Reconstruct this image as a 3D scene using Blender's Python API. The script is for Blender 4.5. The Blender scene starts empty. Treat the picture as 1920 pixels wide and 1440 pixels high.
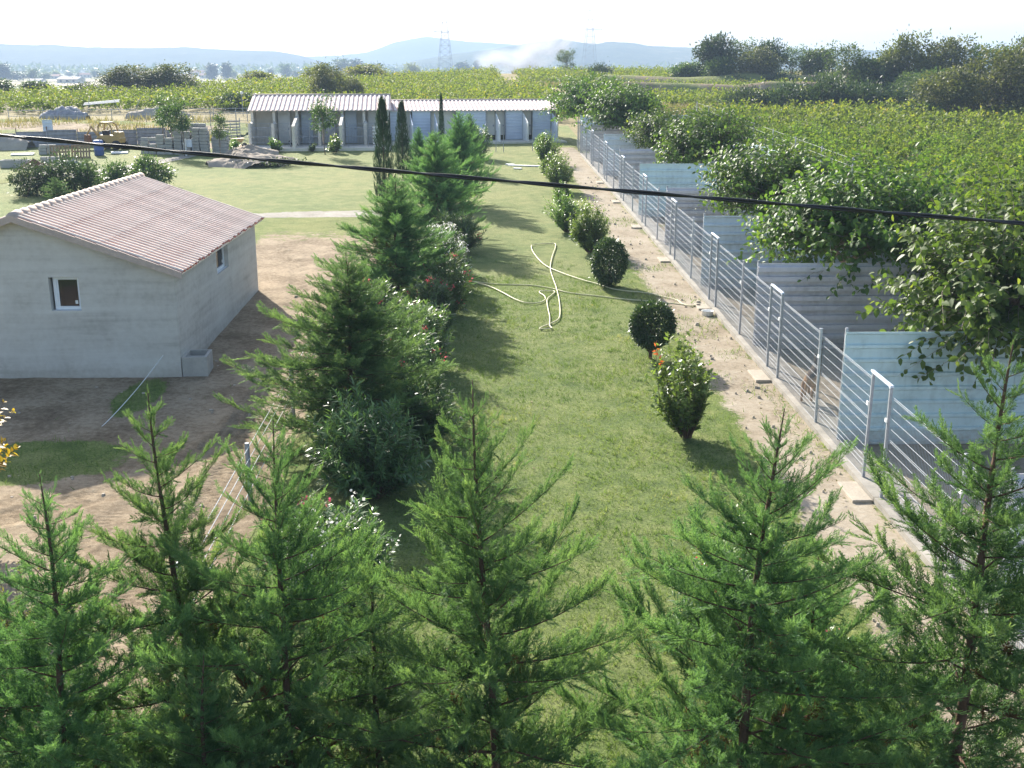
import bpy, bmesh, math, random
import numpy as np
from mathutils import Vector, Matrix, noise as mnoise

SC = bpy.context.scene
COL = SC.collection
R = math.radians

# ------------------------------------------------------------------ camera
cam_d = bpy.data.cameras.new('camera')
cam_d.sensor_width = 36.0
cam_d.lens = 2100.0 / 1920.0 * 36.0
cam_d.clip_start = 0.1
cam_d.clip_end = 20000
cam = bpy.data.objects.new('camera', cam_d)
COL.objects.link(cam)
cam.location = (0, 0, 7.63)
cam.rotation_euler = (R(90) - math.atan(594 / 2100.0), 0, -R(1.15))
SC.camera = cam

# ------------------------------------------------------------------ world, sun, exposure
SUN_DIR = Vector((-0.78, 1.65, 1.0)).normalized()      # towards the sun
ELEV = math.asin(SUN_DIR.z)
AZ = math.atan2(SUN_DIR.x, SUN_DIR.y)                   # from +Y towards +X
world = bpy.data.worlds.new('World')
SC.world = world
world.use_nodes = True
wn = world.node_tree
wn.nodes.clear()
sky = wn.nodes.new('ShaderNodeTexSky')
sky.sky_type = 'NISHITA'
sky.sun_disc = False
sky.sun_elevation = ELEV
sky.sun_rotation = AZ
sky.air_density = 1.0
sky.dust_density = 2.0
sky.ozone_density = 1.0
bg = wn.nodes.new('ShaderNodeBackground')
bg.inputs['Strength'].default_value = 0.105
wo = wn.nodes.new('ShaderNodeOutputWorld')
wn.links.new(sky.outputs[0], bg.inputs[0])
wn.links.new(bg.outputs[0], wo.inputs[0])

sun_d = bpy.data.lights.new('sun', 'SUN')
sun_d.energy = 5.0
sun_d.angle = R(0.53)
sun_d.color = (1.0, 0.945, 0.85)
sun = bpy.data.objects.new('sun', sun_d)
COL.objects.link(sun)
sun.location = (-40, 70, 60)
sun.rotation_euler = SUN_DIR.to_track_quat('Z', 'Y').to_euler()

SC.view_settings.view_transform = 'Standard'
SC.view_settings.look = 'None'
SC.view_settings.exposure = 1.45
SC.view_settings.gamma = 1.0
SC.view_settings.use_curve_mapping = False
SC.render.engine = 'CYCLES'
SC.cycles.max_bounces = 8
SC.cycles.diffuse_bounces = 3
SC.cycles.glossy_bounces = 2
SC.cycles.transmission_bounces = 4
SC.cycles.transparent_max_bounces = 8
SC.cycles.volume_bounces = 0
SC.cycles.caustics_reflective = False
SC.cycles.caustics_refractive = False
SC.cycles.use_denoising = True
SC.cycles.sample_clamp_indirect = 6.0

# ------------------------------------------------------------------ helpers
def zf(x, y):
    x = np.asarray(x, float); y = np.asarray(y, float)
    e = np.clip(np.where(x < -2, 194 + (x + 2) * 1.23, 199.0), 118, 200)
    zb = .033 * np.minimum(y, e)
    t = np.clip((y - e) / 230.0, 0, 1)
    s = t * t * (3 - 2 * t)
    return zb * (1 - s) + (-2.0) * s
def gz(x, y): return float(zf(x, y))

def tag(o, label=None, cat=None, group=None, kind=None):
    if label: o['label'] = label
    if cat: o['category'] = cat
    if group: o['group'] = group
    if kind: o['kind'] = kind
    return o
def link(o, parent=None):
    COL.objects.link(o)
    if parent: o.parent = parent
    return o
def empty(name, loc, rz=0.0, label=None, cat=None, group=None, scale=1.0):
    o = bpy.data.objects.new(name, None)
    o.empty_display_size = .2
    o.location = loc; o.rotation_euler = (0, 0, rz)
    o.scale = (scale,) * 3 if not isinstance(scale, tuple) else scale
    link(o)
    return tag(o, label, cat, group)
def mobj(name, me, parent=None, loc=(0, 0, 0), rot=(0, 0, 0), scale=(1, 1, 1)):
    o = bpy.data.objects.new(name, me)
    o.location = loc; o.rotation_euler = rot; o.scale = scale
    return link(o, parent)

def tri_mesh(name, V, F, mat, rnd=None, smooth=False):
    me = bpy.data.meshes.new(name)
    V = np.ascontiguousarray(V, dtype=np.float32); F = np.ascontiguousarray(F, dtype=np.int32)
    k = F.shape[1]
    me.vertices.add(len(V)); me.vertices.foreach_set('co', V.ravel())
    me.loops.add(F.size); me.loops.foreach_set('vertex_index', F.ravel())
    me.polygons.add(len(F)); me.polygons.foreach_set('loop_start', np.arange(0, F.size, k, dtype=np.int32))
    if smooth: me.polygons.foreach_set('use_smooth', np.ones(len(F), dtype=bool))
    if rnd is not None:
        a = me.attributes.new('rnd', 'FLOAT', 'POINT')
        a.data.foreach_set('value', np.ascontiguousarray(rnd, dtype=np.float32))
    me.materials.append(mat)
    me.update(calc_edges=True)
    return me

class MB:
    """collects boxes, prisms and tubes for ONE mesh"""
    def __init__(s): s.v = []; s.f = []
    def add(s, vs, fs):
        n = len(s.v); s.v += [tuple(p) for p in vs]; s.f += [tuple(n + i for i in f) for f in fs]; return s
    def box(s, x0, y0, z0, x1, y1, z1, m=None):
        vs = [(x0, y0, z0), (x1, y0, z0), (x1, y1, z0), (x0, y1, z0), (x0, y0, z1), (x1, y0, z1), (x1, y1, z1), (x0, y1, z1)]
        if m is not None: vs = [m @ Vector(p) for p in vs]
        return s.add(vs, [(3, 2, 1, 0), (4, 5, 6, 7), (0, 1, 5, 4), (1, 2, 6, 5), (2, 3, 7, 6), (3, 0, 4, 7)])
    def prism(s, poly, axis, a, b):
        """poly of 2-D points extruded along axis ('x','y','z') from a to b"""
        def p3(p, t): return {'x': (t, p[0], p[1]), 'y': (p[0], t, p[1]), 'z': (p[0], p[1], t)}[axis]
        n = len(poly)
        vs = [p3(p, a) for p in poly] + [p3(p, b) for p in poly]
        fs = [tuple(range(n))[::-1], tuple(range(n, 2 * n))]
        fs += [(i, (i + 1) % n, n + (i + 1) % n, n + i) for i in range(n)]
        return s.add(vs, fs)
    def tube(s, pts, rad, n=6, cap=True):
        pts = [Vector(p) for p in pts]
        rr = rad if hasattr(rad, '__len__') else [rad] * len(pts)
        vs = []; up0 = Vector((0, 0, 1))
        for i, p in enumerate(pts):
            t = (pts[min(i + 1, len(pts) - 1)] - pts[max(i - 1, 0)])
            t = t.normalized() if t.length > 1e-9 else Vector((0, 0, 1))
            a = t.cross(up0)
            if a.length < .05: a = t.cross(Vector((0, 1, 0)))
            a.normalize(); b = t.cross(a)
            for k in range(n):
                w = 2 * math.pi * k / n
                vs.append(p + (a * math.cos(w) + b * math.sin(w)) * rr[i])
        fs = []
        for i in range(len(pts) - 1):
            for k in range(n):
                fs.append((i * n + k, i * n + (k + 1) % n, (i + 1) * n + (k + 1) % n, (i + 1) * n + k))
        if cap: fs += [tuple(range(n)), tuple(range((len(pts) - 1) * n, len(pts) * n))]
        return s.add(vs, fs)
    def mesh(s, name, mat, smooth=False, bevel=0.0):
        me = bpy.data.meshes.new(name)
        me.from_pydata(s.v, [], s.f)
        bm = bmesh.new(); bm.from_mesh(me)
        bmesh.ops.recalc_face_normals(bm, faces=bm.faces)
        if bevel:
            bmesh.ops.bevel(bm, geom=list(bm.edges), offset=bevel, segments=1, affect='EDGES', clamp_overlap=True)
        bm.to_mesh(me); bm.free()
        if smooth: me.polygons.foreach_set('use_smooth', [True] * len(me.polygons))
        me.materials.append(mat)
        me.update()
        return me
    def obj(s, name, mat, parent=None, smooth=False, bevel=0.0, **k):
        return mobj(name, s.mesh(name, mat, smooth, bevel), parent, **k)

def norm(a):
    return a / np.maximum(np.linalg.norm(a, axis=-1, keepdims=True), 1e-9)
def inst(TV, TF, pos, yd, up, sc):
    """copies of a small template, one per row of pos"""
    yd = norm(yd); xd = norm(np.cross(yd, up)); zd = np.cross(xd, yd)
    B = np.stack([xd, yd, zd], axis=1) * sc[:, None, None]
    V = np.einsum('vk,nkj->nvj', TV, B) + pos[:, None, :]
    n, k = len(pos), len(TV)
    F = TF[None] + (np.arange(n) * k)[:, None, None]
    return V.reshape(-1, 3), F.reshape(-1, TF.shape[1])
class TM:
    """collects triangle arrays for ONE foliage mesh"""
    def __init__(s): s.V = []; s.F = []; s.r = []; s.n = 0
    def add(s, V, F, rnd):
        s.V.append(V); s.F.append(F + s.n); s.n += len(V)
        s.r.append(np.broadcast_to(rnd, (len(V),)) if np.ndim(rnd) == 0 else rnd)
    def inst(s, T, pos, yd, up, sc, rnd):
        if len(pos) == 0: return
        V, F = inst(T[0], T[1], pos, yd, up, sc)
        s.add(V, F, np.repeat(rnd, len(T[0])))
    def mesh(s, name, mat, smooth=False):
        return tri_mesh(name, np.concatenate(s.V), np.concatenate(s.F), mat, np.concatenate(s.r), smooth)

def smooth_line(pts, k=4):
    P = [Vector(p) for p in pts]; out = []
    for i in range(len(P) - 1):
        a, b, c, d = P[max(i - 1, 0)], P[i], P[i + 1], P[min(i + 2, len(P) - 1)]
        for j in range(k):
            t = j / k
            out.append(.5 * ((2 * b) + (c - a) * t + (2 * a - 5 * b + 4 * c - d) * t * t + (3 * b - a - 3 * c + d) * t ** 3))
    out.append(P[-1])
    return out

# ------------------------------------------------------------------ materials
class NT:
    def __init__(s, name):
        s.m = bpy.data.materials.new(name); s.m.use_nodes = True
        s.t = s.m.node_tree; s.t.nodes.clear()
        s.out = s.t.nodes.new('ShaderNodeOutputMaterial')
    def n(s, ty, **k):
        o = s.t.nodes.new(ty)
        for a, b in k.items():
            if a.startswith('i_'): o.inputs[int(a[2:])].default_value = b
            else: setattr(o, a, b)
        return o
    def l(s, a, b): s.t.links.new(a, b)
    def pos(s):
        return s.n('ShaderNodeNewGeometry').outputs['Position']
    def objc(s):
        return s.n('ShaderNodeTexCoord').outputs['Object']
    def noise(s, vec, scale, detail=4, rough=.55, dist=0.0):
        o = s.n('ShaderNodeTexNoise'); o.inputs['Scale'].default_value = scale
        o.inputs['Detail'].default_value = detail; o.inputs['Roughness'].default_value = rough
        o.inputs['Distortion'].default_value = dist
        if vec is not None: s.l(vec, o.inputs['Vector'])
        return o.outputs['Fac']
    def ramp(s, fac, stops):
        o = s.n('ShaderNodeValToRGB'); cr = o.color_ramp
        while len(cr.elements) < len(stops): cr.elements.new(.5)
        for e, (p, c) in zip(cr.elements, stops):
            e.position = p; e.color = (*c, 1) if len(c) == 3 else c
        s.l(fac, o.inputs[0]); return o.outputs[0]
    def mix(s, fac, a, b, mode='MIX'):
        o = s.n('ShaderNodeMix', data_type='RGBA', blend_type=mode)
        for v, i in ((fac, 0), (a, 6), (b, 7)):
            if hasattr(v, 'links'): s.l(v, o.inputs[i])
            else: o.inputs[i].default_value = v if i == 0 else (*v, 1)
        return o.outputs[2]
    def math(s, op, a, b=0.0, clamp=False):
        o = s.n('ShaderNodeMath', operation=op, use_clamp=clamp)
        for v, i in ((a, 0), (b, 1)):
            if hasattr(v, 'links'): s.l(v, o.inputs[i])
            else: o.inputs[i].default_value = v
        return o.outputs[0]
    def bump(s, h, strength=.3, dist=.05):
        o = s.n('ShaderNodeBump'); o.inputs['Strength'].default_value = strength
        o.inputs['Distance'].default_value = dist; s.l(h, o.inputs['Height']); return o.outputs[0]
    def bsdf(s, col, rough=.8, normal=None, metal=0.0, spec=.3):
        o = s.n('ShaderNodeBsdfPrincipled')
        if hasattr(col, 'links'): s.l(col, o.inputs['Base Color'])
        else: o.inputs['Base Color'].default_value = (*col, 1)
        if hasattr(rough, 'links'): s.l(rough, o.inputs['Roughness'])
        else: o.inputs['Roughness'].default_value = rough
        o.inputs['Metallic'].default_value = metal
        o.inputs['Specular IOR Level'].default_value = spec
        if normal is not None: s.l(normal, o.inputs['Normal'])
        return o.outputs[0]
    def done(s, sh):
        s.l(sh, s.out.inputs['Surface']); return s.m

def plain(name, col, rough=.7, var=.15, scale=6.0, metal=0.0, spec=.3, bump=.0, fine=60.0):
    """a painted / weathered surface: base colour with blotches and fine grain"""
    t = NT(name); c = t.objc()
    a = t.noise(c, scale, 5, .6); b = t.noise(c, fine, 3)
    f = t.math('ADD', t.math('MULTIPLY', a, .7), t.math('MULTIPLY', b, .3))
    d = tuple(x * (1 - var * 1.6) for x in col); l = tuple(min(1, x * (1 + var)) for x in col)
    k = t.ramp(f, [(.3, d), (.55, col), (.75, l)])
    nrm = t.bump(f, bump, .02) if bump else None
    r = t.math('ADD', t.math('MULTIPLY', a, .25), rough - .12)
    return t.done(t.bsdf(k, r, nrm, metal, spec))

def leaf(name, stops, transl=.35, rough=.45, spec=.4, tcol=None, objvar=.12):
    """foliage: colour per leaf, thin translucent blade with a sheen"""
    t = NT(name)
    at = t.n('ShaderNodeAttribute', attribute_name='rnd').outputs['Fac']
    c = t.ramp(at, stops)
    oi = t.n('ShaderNodeObjectInfo').outputs['Random']
    hs = t.n('ShaderNodeHueSaturation')
    t.l(t.math('ADD', t.math('MULTIPLY', oi, .03), .485), hs.inputs['Hue'])
    t.l(t.math('ADD', t.math('MULTIPLY', oi, objvar * 2), 1 - objvar), hs.inputs['Value'])
    t.l(c, hs.inputs['Color'])
    col = hs.outputs[0]
    a = t.bsdf(col, rough, None, 0, spec)
    tr = t.n('ShaderNodeBsdfTranslucent')
    tc = t.mix(1.0, col, tcol or (1.5, 1.55, .75), 'MULTIPLY')
    t.l(tc, tr.inputs[0])
    mx = t.n('ShaderNodeMixShader'); mx.inputs[0].default_value = transl
    t.l(a, mx.inputs[1]); t.l(tr.outputs[0], mx.inputs[2])
    return t.done(mx.outputs[0])

def grass_nodes(t):
    p = t.pos()
    big = t.noise(p, .22, 4, .6); mid = t.noise(p, 1.6, 5, .65); fine = t.noise(p, 22, 4, .7); vf = t.noise(p, 90, 2, .6)
    g = t.ramp(mid, [(.32, (.082, .132, .036)), (.5, (.135, .190, .053)), (.68, (.215, .255, .090))])
    dry = t.ramp(t.math('ADD', t.math('MULTIPLY', big, .6), t.math('MULTIPLY', mid, .4)), [(.44, (0, 0, 0)), (.60, (1, 1, 1))])
    sx = t.n('ShaderNodeSeparateXYZ'); t.l(p, sx.inputs[0])
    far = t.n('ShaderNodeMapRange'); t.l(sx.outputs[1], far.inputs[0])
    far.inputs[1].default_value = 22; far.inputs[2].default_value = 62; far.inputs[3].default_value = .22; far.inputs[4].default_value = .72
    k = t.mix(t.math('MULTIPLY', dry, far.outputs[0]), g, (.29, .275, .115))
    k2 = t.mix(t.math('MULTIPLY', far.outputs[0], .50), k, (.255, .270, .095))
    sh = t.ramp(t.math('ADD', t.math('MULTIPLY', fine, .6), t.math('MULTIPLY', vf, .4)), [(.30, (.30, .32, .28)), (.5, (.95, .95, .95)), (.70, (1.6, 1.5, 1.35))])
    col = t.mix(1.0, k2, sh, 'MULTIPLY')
    h = t.math('ADD', t.math('MULTIPLY', fine, .7), t.math('MULTIPLY', vf, .5))
    return p, col, h
def dirt_nodes(t, p):
    a = t.noise(p, .9, 5, .6); b = t.noise(p, 9, 5, .65); c = t.noise(p, 60, 3, .6)
    f = t.math('ADD', t.math('MULTIPLY', a, .45), t.math('ADD', t.math('MULTIPLY', b, .35), t.math('MULTIPLY', c, .2)))
    col = t.ramp(f, [(.36, (.115, .083, .052)), (.46, (.205, .155, .100)), (.55, (.305, .240, .162)), (.68, (.41, .335, .238))])
    return col, f
def mat_grass():
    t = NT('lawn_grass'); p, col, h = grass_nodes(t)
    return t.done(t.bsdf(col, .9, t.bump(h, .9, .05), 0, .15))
def mat_dirt(name='bare_earth', stops=None):
    """earth that passes into grass where the 'rnd' attribute falls"""
    t = NT(name); p, gc, gh = grass_nodes(t)
    dc, df = dirt_nodes(t, p)
    if stops: dc = t.ramp(df, stops)
    at = t.n('ShaderNodeAttribute', attribute_name='rnd').outputs['Fac']
    nz = t.math('ADD', t.math('MULTIPLY', t.noise(p, 1.8, 5, .65), .7), t.math('MULTIPLY', t.noise(p, 12, 4, .7), .55))
    m = t.math('ADD', at, t.math('MULTIPLY', t.math('SUBTRACT', nz, .62), 1.5))
    m = t.ramp(m, [(.40, (0, 0, 0)), (.58, (1, 1, 1))])
    col = t.mix(m, gc, dc)
    h = t.mix(m, gh, df)
    return t.done(t.bsdf(col, .95, t.bump(h, .8, .05), 0, .1))

M = {}
M['grass'] = mat_grass()
M['dirt'] = mat_dirt()
M['gravel'] = mat_dirt('gravel', [(.36, (.20, .18, .15)), (.5, (.31, .285, .245)), (.66, (.41, .385, .34))])
M['litter'] = mat_dirt('sandy_strip', [(.36, (.17, .135, .09)), (.46, (.29, .24, .175)), (.56, (.35, .30, .23)), (.70, (.44, .39, .315))])

def mat_terrain():
    t = NT('open_country'); p = t.pos()
    a = t.noise(p, .02, 4, .6); b = t.noise(p, .35, 5, .6); c = t.noise(p, 4, 4, .6)
    soil = t.ramp(t.math('ADD', t.math('MULTIPLY', b, .6), t.math('MULTIPLY', c, .4)), [(.35, (.16, .13, .06)), (.5, (.24, .20, .10)), (.65, (.33, .28, .15))])
    fld = t.ramp(a, [(.35, (.14, .16, .06)), (.5, (.24, .22, .10)), (.62, (.32, .27, .15))])
    sx = t.n('ShaderNodeSeparateXYZ'); t.l(p, sx.inputs[0])
    mr = t.n('ShaderNodeMapRange'); t.l(sx.outputs[1], mr.inputs[0])
    mr.inputs[1].default_value = 150; mr.inputs[2].default_value = 400
    col = t.mix(mr.outputs[0], soil, fld)
    return t.done(t.bsdf(col, .95, t.bump(c, .6, .1), 0, .1))
M['terrain'] = mat_terrain()

# ------------------------------------------------------------------ the ground
def grid_mesh(name, xs, ys, mat, zoff=0.0, hfun=None, afun=None):
    X, Y = np.meshgrid(xs, ys)
    Z = zf(X, Y) + zoff
    if hfun is not None: Z = Z + hfun(X, Y)
    V = np.stack([X, Y, Z], -1).reshape(-1, 3)
    nx, ny = len(xs), len(ys)
    i = np.arange(nx - 1)[None] + nx * np.arange(ny - 1)[:, None]
    F = np.stack([i, i + 1, i + 1 + nx, i + nx], -1).reshape(-1, 4)
    rnd = None if afun is None else afun(X, Y).ravel()
    return tri_mesh(name, V, F, mat, rnd, True)

def vnoise(X, Y, s, seed=0):
    """smooth value noise, numpy"""
    x = X * s + seed * 17.3; y = Y * s + seed * 9.1
    xi = np.floor(x).astype(int); yi = np.floor(y).astype(int)
    fx = x - xi; fy = y - yi
    fx = fx * fx * (3 - 2 * fx); fy = fy * fy * (3 - 2 * fy)
    def h(a, b):
        n = (a * 374761393 + b * 668265263 + seed * 974711) & 0x7fffffff
        n = ((n ^ (n >> 13)) * 1274126177) & 0x7fffffff
        return (n & 0xffff) / 65535.0
    return (h(xi, yi) * (1 - fx) + h(xi + 1, yi) * fx) * (1 - fy) + (h(xi, yi + 1) * (1 - fx) + h(xi + 1, yi + 1) * fx) * fy

gy = np.concatenate([np.linspace(-60, 240, 61), np.linspace(250, 520, 28), np.geomspace(560, 4000, 24)])
gx = np.concatenate([-np.geomspace(2600, 110, 22), np.linspace(-100, 100, 41), np.geomspace(110, 2600, 22)])
tag(mobj('ground', grid_mesh('ground', gx, gy, M['terrain'])), kind='structure')
tag(mobj('lawn', grid_mesh('lawn', np.linspace(-46, 6.4, 60), np.linspace(-10, 93, 90), M['grass'], .006)), kind='structure')

def sstep(a, b, x):
    t = np.clip((x - a) / (b - a), 0, 1); return t * t * (3 - 2 * t)
def seg_dist(X, Y, pts):
    """distance to a polyline and the length run along it"""
    best = np.full(X.shape, 1e9); side = np.zeros(X.shape); along = np.zeros(X.shape); acc = 0
    for (ax, ay), (bx, by) in zip(pts[:-1], pts[1:]):
        L = math.hypot(bx - ax, by - ay); ux, uy = (bx - ax) / L, (by - ay) / L
        t = np.clip((X - ax) * ux + (Y - ay) * uy, 0, L)
        dx, dy = X - ax - t * ux, Y - ay - t * uy
        d = np.hypot(dx, dy); m = d < best
        best = np.where(m, d, best); side = np.where(m, ux * dy - uy * dx, side); along = np.where(m, acc + t, along)
        acc += L
    return best, side, along

TRACKS = [[(p.x, p.y) for p in smooth_line([(-5.15, 11, 0), (-4.95, 15, 0), (-4.75, 18, 0), (-4.9, 21, 0), (-5.3, 26, 0), (-5.5, 31, 0), (-6.1, 36, 0), (-7.4, 40, 0)], 5)],
          [(p.x, p.y) for p in smooth_line([(-6.9, 12.5, 0), (-6.5, 15.6, 0), (-5.6, 18.2, 0), (-5.2, 20.5, 0)], 5)],
          [(p.x, p.y) for p in smooth_line([(-9.5, 15.6, 0), (-8.0, 16.9, 0), (-6.6, 17.9, 0), (-5.2, 20.0, 0), (-5.0, 25, 0), (-4.7, 32, 0), (-4.9, 38, 0)], 5)]]
def dirt_amt(X, Y):
    d = sstep(-3.35, -4.15, X) * sstep(10.5, 12, Y) * sstep(46.3, 41.0, Y + .35 * (X + 6) * 0)
    d *= sstep(-15.5, -13.5, X)
    right = np.where(Y > 34, sstep(-9.6, -8.2, X), 1.0)
    d *= right
    # the grass patch in front of the house
    q = ((X + 8.6) / 2.2) ** 2 + ((Y - 19.4 - .12 * (X + 8.6)) / 1.25) ** 2
    d *= 1 - .80 * sstep(1.3, .45, q)
    q = ((X + 7.55) / .55) ** 2 + ((Y - 23.2) / 1.5) ** 2
    d *= 1 - .80 * sstep(1.3, .4, q)
    d *= 1 - .35 * sstep(38, 42, Y)
    return d
def dirt_h(X, Y):
    h = .03 + .02 * vnoise(X, Y, .9, 1) + .018 * vnoise(X, Y, 3.1, 2) + .008 * vnoise(X, Y, 11, 3)
    for k, tr in enumerate(TRACKS):
        d, s, a = seg_dist(X, Y, tr)
        m = sstep(.34, .22, d)
        rib = np.abs(((a / .14 + np.abs(s) * 2.6 + .5 * (s > 0)) % 1.0) - .5) * 2
        h = h * (1 - .5 * m) + m * (.042 * sstep(.3, .7, rib) * (.15 + 1.1 * vnoise(X, Y, 1.1, 8 + k)) - .008 + .010 * vnoise(X, Y, 7, 40 + k))
        h = h + .022 * vnoise(X, Y, 1.5, 50 + k) * np.exp(-((d - .42) / .10) ** 2)
    return h
dx_ = np.linspace(-15.6, -3.3, 165)
dy_ = np.concatenate([np.linspace(10.4, 24.4, 310), np.linspace(24.5, 47, 100)])
tag(mobj('dirt_track', grid_mesh('dirt_track', dx_, dy_, M['dirt'], .004, dirt_h, dirt_amt)), kind='structure')

def strip(name, pts, w, mat, zo, n=16, soft=.55, seed=0, hh=.02):
    """a path along a line; 'rnd' falls towards its ragged edges"""
    P = smooth_line([(a, b, 0) for a, b in pts], 10)
    V = []; A = []
    for i, p in enumerate(P):
        t = (P[min(i + 1, len(P) - 1)] - P[max(i - 1, 0)]).normalized()
        q = Vector((-t.y, t.x, 0))
        for k in range(n):
            s = (k / (n - 1) - .5) * 2
            x, y = p.x + q.x * s * w, p.y + q.y * s * w
            V.append((x, y, gz(x, y) + zo + hh * float(vnoise(np.array(x), np.array(y), 2.2, seed))))
            A.append(max(0, min(1, (1 - abs(s)) / soft)) * (1 if 2 < i < len(P) - 3 else 0))
    F = [(i * n + k, i * n + k + 1, (i + 1) * n + k + 1, (i + 1) * n + k) for i in range(len(P) - 1) for k in range(n - 1)]
    return tag(mobj(name, tri_mesh(name, np.array(V), np.array(F), mat, np.array(A), True)), kind='structure')
strip('sandy_path', [(5.75, 3), (5.7, 12), (5.7, 18), (5.7, 24), (5.6, 32), (5.35, 42), (5.2, 55), (5.05, 72), (4.9, 76)], 1.15, M['litter'], .012, 18, .8, 3)
strip('gravel_path', [(-12.5, 45.9), (-9.5, 46.8), (-7, 47.3), (-4.7, 47.5), (-2.6, 47.5)], 1.9, M['gravel'], .012, 16, .35, 4)
strip('gravel_path', [(-25.5, 58.5), (-21.5, 63), (-19.4, 68), (-18.4, 72)], .75, M['gravel'], .012, 12, .5, 5)
strip('pen_surround', [(-32, 81), (-24, 79.5), (-15, 75.6), (-6.8, 75.6)], 2.6, M['dirt'], .012, 14, .8, 6)
strip('yard_earth', [(-46, 92), (-36, 91), (-27, 88), (-18, 88)], 6.5, M['dirt'], .016, 18, .9, 7, .25)

# ------------------------------------------------------------------ materials of the built things
def mat_render_wall():
    """grey cement render with faint block courses and stains"""
    t = NT('cement_render'); c = t.objc()
    a = t.noise(c, .8, 5, .6, .4); b = t.noise(c, 7, 5, .65); d = t.noise(c, 70, 3)
    sx = t.n('ShaderNodeSeparateXYZ'); t.l(c, sx.inputs[0])
    st = t.n('ShaderNodeMapping'); st.inputs['Scale'].default_value = (.25, .25, 5.0); t.l(c, st.inputs[0])
    e = t.noise(st.outputs[0], 1.0, 4, .6)
    f = t.math('ADD', t.math('MULTIPLY', a, .35), t.math('ADD', t.math('MULTIPLY', b, .2), t.math('ADD', t.math('MULTIPLY', e, .35), t.math('MULTIPLY', d, .1))))
    col = t.ramp(f, [(.38, (.40, .375, .335)), (.48, (.53, .505, .46)), (.58, (.60, .58, .535))])
    low = t.n('ShaderNodeMapRange'); t.l(t.math('ADD', sx.outputs[2], t.math('MULTIPLY', b, .5)), low.inputs[0])
    low.inputs[1].default_value = .75; low.inputs[2].default_value = .25
    col = t.mix(t.math('MULTIPLY', low.outputs[0], .5), col, (.33, .28, .21))
    return t.done(t.bsdf(col, .93, t.bump(f, .35, .03), 0, .15))
M['render'] = mat_render_wall()
M['concrete'] = plain('concrete', (.44, .42, .38), .9, .16, 3.0, bump=.3)
M['slab'] = plain('pale_concrete', (.66, .62, .54), .9, .14, 3.0, bump=.25)
M['kerb'] = plain('worn_kerb', (.33, .305, .265), .92, .3, 2.0, bump=.3)
M['pvc'] = plain('white_plastic', (.78, .80, .82), .4, .04, 2)
M['dark_room'] = plain('room_dark', (.035, .028, .03), .9, .2, 3)
M['galv'] = plain('galvanised_steel', (.33, .35, .38), .55, .2, 8, .1, .3)
M['wire'] = plain('galvanised_wire', (.36, .39, .43), .6, .1, 8, .0, .25)
def sheet(name, col, seed):
    # painted ribbed sheet with rain streaks, grime near the ground and a few rust spots
    t = NT(name); c = t.objc()
    mp = t.n('ShaderNodeMapping'); mp.inputs['Scale'].default_value = (5, 5, .35); mp.inputs['Location'].default_value = (seed, seed, 0); t.l(c, mp.inputs[0])
    a = t.noise(mp.outputs[0], 1.6, 4, .65); b = t.noise(c, 1.1, 5, .6); d = t.noise(c, 9, 4, .7)
    f = t.math('ADD', t.math('MULTIPLY', a, .22), t.math('ADD', t.math('MULTIPLY', b, .55), t.math('MULTIPLY', d, .23)))
    k = t.ramp(f, [(.36, tuple(x * .72 for x in col)), (.5, col), (.66, tuple(min(1, x * 1.12) for x in col))])
    sx = t.n('ShaderNodeSeparateXYZ'); t.l(c, sx.inputs[0])
    lo = t.n('ShaderNodeMapRange'); t.l(t.math('ADD', sx.outputs[2], t.math('MULTIPLY', t.math('SUBTRACT', d, .5), .7)), lo.inputs[0]); lo.inputs[1].default_value = .45; lo.inputs[2].default_value = .05
    k = t.mix(t.math('MULTIPLY', lo.outputs[0], .6), k, (.26, .215, .16))
    ru = t.ramp(t.noise(c, 5.0, 5, .7), [(.66, (0, 0, 0)), (.74, (1, 1, 1))])
    k = t.mix(t.math('MULTIPLY', ru, .35), k, (.22, .13, .08))
    return t.done(t.bsdf(k, t.math('ADD', t.math('MULTIPLY', b, .3), .4), None, 0, .4))
M['teal'] = plain('teal_sheet', (.38, .50, .51), .5, .16, 1.6, 0, .45, fine=14)
M['grey_sheet'] = plain('grey_sheet', (.50, .49, .52), .55, .18, 1.6, 0, .4)
M['blue_sheet'] = plain('blue_white_sheet', (.60, .66, .76), .5, .06, 1.2, 0, .4)
M['cream'] = plain('cream_board', (.70, .67, .60), .8, .1, 2)
M['block'] = plain('concrete_block', (.40, .385, .36), .92, .16, 3, bump=.3)
M['wood'] = plain('weathered_wood', (.30, .215, .13), .85, .3, 5, bump=.3)
M['yellow'] = plain('yellow_paint', (.42, .27, .09), .45, .14, 4, 0, .5)
M['rubber'] = plain('black_rubber', (.025, .025, .028), .7, .2, 5)
M['tarp'] = plain('grey_tarpaulin', (.30, .30, .33), .7, .35, 3, 0, .3, .5)
M['blue'] = plain('blue_plastic', (.05, .11, .34), .5, .15, 4, 0, .5)
M['white'] = plain('white_board', (.80, .80, .78), .6, .06, 3)
M['rust'] = plain('rusty_iron', (.20, .10, .06), .85, .3, 6)
M['sand'] = plain('sand', (.40, .35, .28), .95, .2, 1.5, bump=.5, fine=25)
M['earthheap'] = plain('heaped_earth', (.33, .275, .215), .95, .25, 1.2, bump=.6, fine=18)
M['hose'] = plain('yellow_hose', (.62, .57, .33), .5, .1, 3, 0, .4)
M['cable'] = plain('black_cable', (.018, .018, .02), .45, .2, 3, 0, .5)
M['bark'] = plain('brown_bark', (.125, .075, .052), .9, .3, 9, bump=.4)
M['greybark'] = plain('grey_bark', (.24, .20, .165), .9, .25, 7, bump=.4)
M['twig'] = plain('pale_twig', (.33, .29, .25), .9, .2, 7)
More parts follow.
